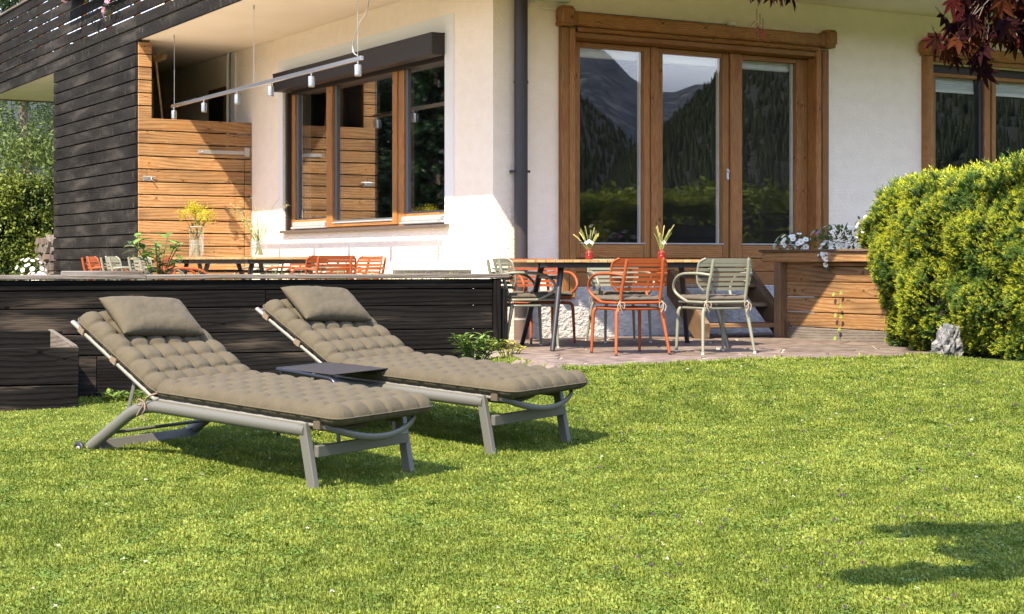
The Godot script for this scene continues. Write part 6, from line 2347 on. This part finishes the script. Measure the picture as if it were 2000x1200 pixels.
func make_lawn() -> void:
	var o := empty("lawn", self)
	o.set_meta("kind", "stuff")
	o.set_meta("label", "sunlit lawn of short grass and clover")
	var g := RandomNumberGenerator.new()
	g.seed = 7
	var patch := fnoise(17, 0.9, 3)
	var patch2 := fnoise(18, 3.5, 2)
	var sets: Array = []
	var cols: Array = []
	for k in 4:
		var t: Array[Transform3D] = []
		sets.append(t)
		cols.append(PackedColorArray())
	var fl: Array[Transform3D] = []
	var fl2: Array[Transform3D] = []
	var bed_dir := Vector2(cos(BED_YAW), sin(BED_YAW))
	var feet := PackedVector2Array([Vector2(-0.995, 8.12), Vector2(-0.53, 8.70), Vector2(-0.125, 9.29), Vector2(0.345, 9.87)])
	var n := 0
	var total := 430000
	while n < total:
		n += 1
		var d := sqrt(g.randf_range(5.3 * 5.3, 13.6 * 13.6))
		# nearer ground needs more
		if g.randf() < smoothstep(7.0, 13.5, d) * 0.35:
			continue
		var x := g.randf_range(-1, 1) * (d * 0.345 + 0.35)
		if n % 5 == 0:   # the lawn goes on past the edges of the view
			x = (d * g.randf_range(0.33, 0.62) + g.randf_range(0.35, 1.2)) * (1.0 if n % 2 == 0 else -1.0)
		var p := Vector2(x, d)
		if Geometry2D.is_point_in_polygon(p + Vector2(0.0, 0.03), patio_edge) and Geometry2D.is_point_in_polygon(p, patio_edge):
			continue
		var rel := p - Vector2(BED_AT.x, -BED_AT.z)
		if rel.dot(Vector2(-bed_dir.y, bed_dir.x)) > -0.03 and rel.x < 0.1:
			continue
		var by := rel.dot(bed_dir)
		if by < -3.58 and rel.dot(Vector2(-bed_dir.y, bed_dir.x)) > -0.54:
			continue
		if x > 3.3 and d > 12.4 and x - 3.3 > (13.5 - d) * 0.4:
			continue
		var y := gy_fast(x, -d)
		var v := patch.get_noise_2d(x, d)
		var v2 := patch2.get_noise_2d(x, d)
		var k := 0
		var pick := g.randf()
		if pick < 0.06 + 0.15 * v:
			k = 2 + (n % 2)
		else:
			k = n % 2
		var s := g.randf_range(0.75, 1.25) * (1.0 if k >= 2 else 1.0 + 0.25 * v2)
		# longer along the edges of the bed and patio
		var edge := absf(rel.dot(Vector2(-bed_dir.y, bed_dir.x)) + 0.05)
		if edge < 0.35 and by < 0.2:
			s *= lerpf(2.1, 1.0, edge / 0.35)
		for f in feet:
			var fd := f.distance_to(p)
			if fd < 0.10:
				s *= lerpf(1.3, 1.0, fd / 0.10)
		if d > 11.4 and x > 0.0:
			for e in patio_edge.size() - 5:
				var near_p := Geometry2D.get_closest_point_to_segment(p, patio_edge[e], patio_edge[e + 1])
				if near_p.distance_to(p) < 0.10:
					s *= 1.5
					break
		var tilt := Basis.from_euler(Vector3(g.randfn() * 0.12, g.randf() * TAU, g.randfn() * 0.12))
		sets[k].append(Transform3D(tilt * Basis.from_scale(Vector3(1, 1, 1) * s), Vector3(x, y, -d)))
		var c := Color(0.115, 0.168, 0.017).lerp(Color(0.240, 0.285, 0.044), clampf(0.42 + 0.9 * v2 + 0.5 * v + g.randfn() * 0.24, 0, 1))
		if k >= 2:
			c = Color(0.115, 0.170, 0.018).lerp(Color(0.21, 0.26, 0.034), clampf(0.5 + v2 + g.randfn() * 0.2, 0, 1))
		cols[k].append(c)
		if g.randf() < 0.0006 + 0.0009 * maxf(0.0, v):
			fl.append(Transform3D(Basis.from_euler(Vector3(g.randfn() * 0.2, g.randf() * TAU, 0)) * Basis.from_scale(Vector3.ONE * g.randf_range(0.45, 0.9)), Vector3(x, y + 0.028, -d)))
		if x > 0.4 and g.randf() < 0.0022:
			fl2.append(Transform3D(Basis.from_euler(Vector3(g.randfn() * 0.2, g.randf() * TAU, 0)) * Basis.from_scale(Vector3.ONE * g.randf_range(0.6, 1.0)), Vector3(x, y + 0.03, -d)))
	var meshes := [tuft(1, 20, 0.027, 0.029, 0.0030, 8), tuft(2, 22, 0.030, 0.031, 0.0028, 5), clover(3, 13, 0.030), clover(4, 12, 0.032)]
	for k in 4:
		scatter(["grass", "grass", "clover", "clover"][k], meshes[k], mats.grass_blades, sets[k], cols[k], o)
	for q in [[fl, Color(0.75, 0.74, 0.68), "clover_blossoms"], [fl2, Color(0.14, 0.06, 0.16), "purple_blossoms"]]:
		var s := Shape.new()
		s.col = q[1]
		for i in 22:
			var a := g.randf() * TAU
			var e := g.randf_range(-0.3, 1.0)
			var dd := Vector3(cos(a) * sqrt(maxf(0, 1 - e * e)), e, sin(a) * sqrt(maxf(0, 1 - e * e)))
			add_leaf(s, dd * 0.003, dd, Vector3(g.randfn(), 1, g.randfn()), 0.0085, 0.005, 0.1, 0.2, 2)
		scatter(q[2], s.done(), mats.petals, q[0], PackedColorArray(), o)
	# dry straw-coloured grass where the lawn meets the patio's corner
	var dry := Shape.new()
	for i in 900:
		var t := g.randf()
		var e := patio_edge[4].lerp(patio_edge[9], t)
		var p := e + Vector2(g.randfn() * 0.05, -absf(g.randfn()) * 0.06 - 0.02)
		if Geometry2D.is_point_in_polygon(p, patio_edge):
			continue
		dry.col = Color(0.38, 0.30, 0.14).lerp(Color(0.22, 0.24, 0.07), g.randf() * (0.4 + t))
		add_leaf(dry, wp(p.x, gy_fast(p.x, -p.y), p.y), Vector3(g.randfn() * 0.5, 1, g.randfn() * 0.5), Vector3(g.randfn(), 0.2, g.randfn()), g.randf_range(0.03, 0.075), 0.005, 0.5, 0.1, 3)
	part("dry_grass", dry.done(), mats.grass_blades, o).set_meta("kind", "stuff")
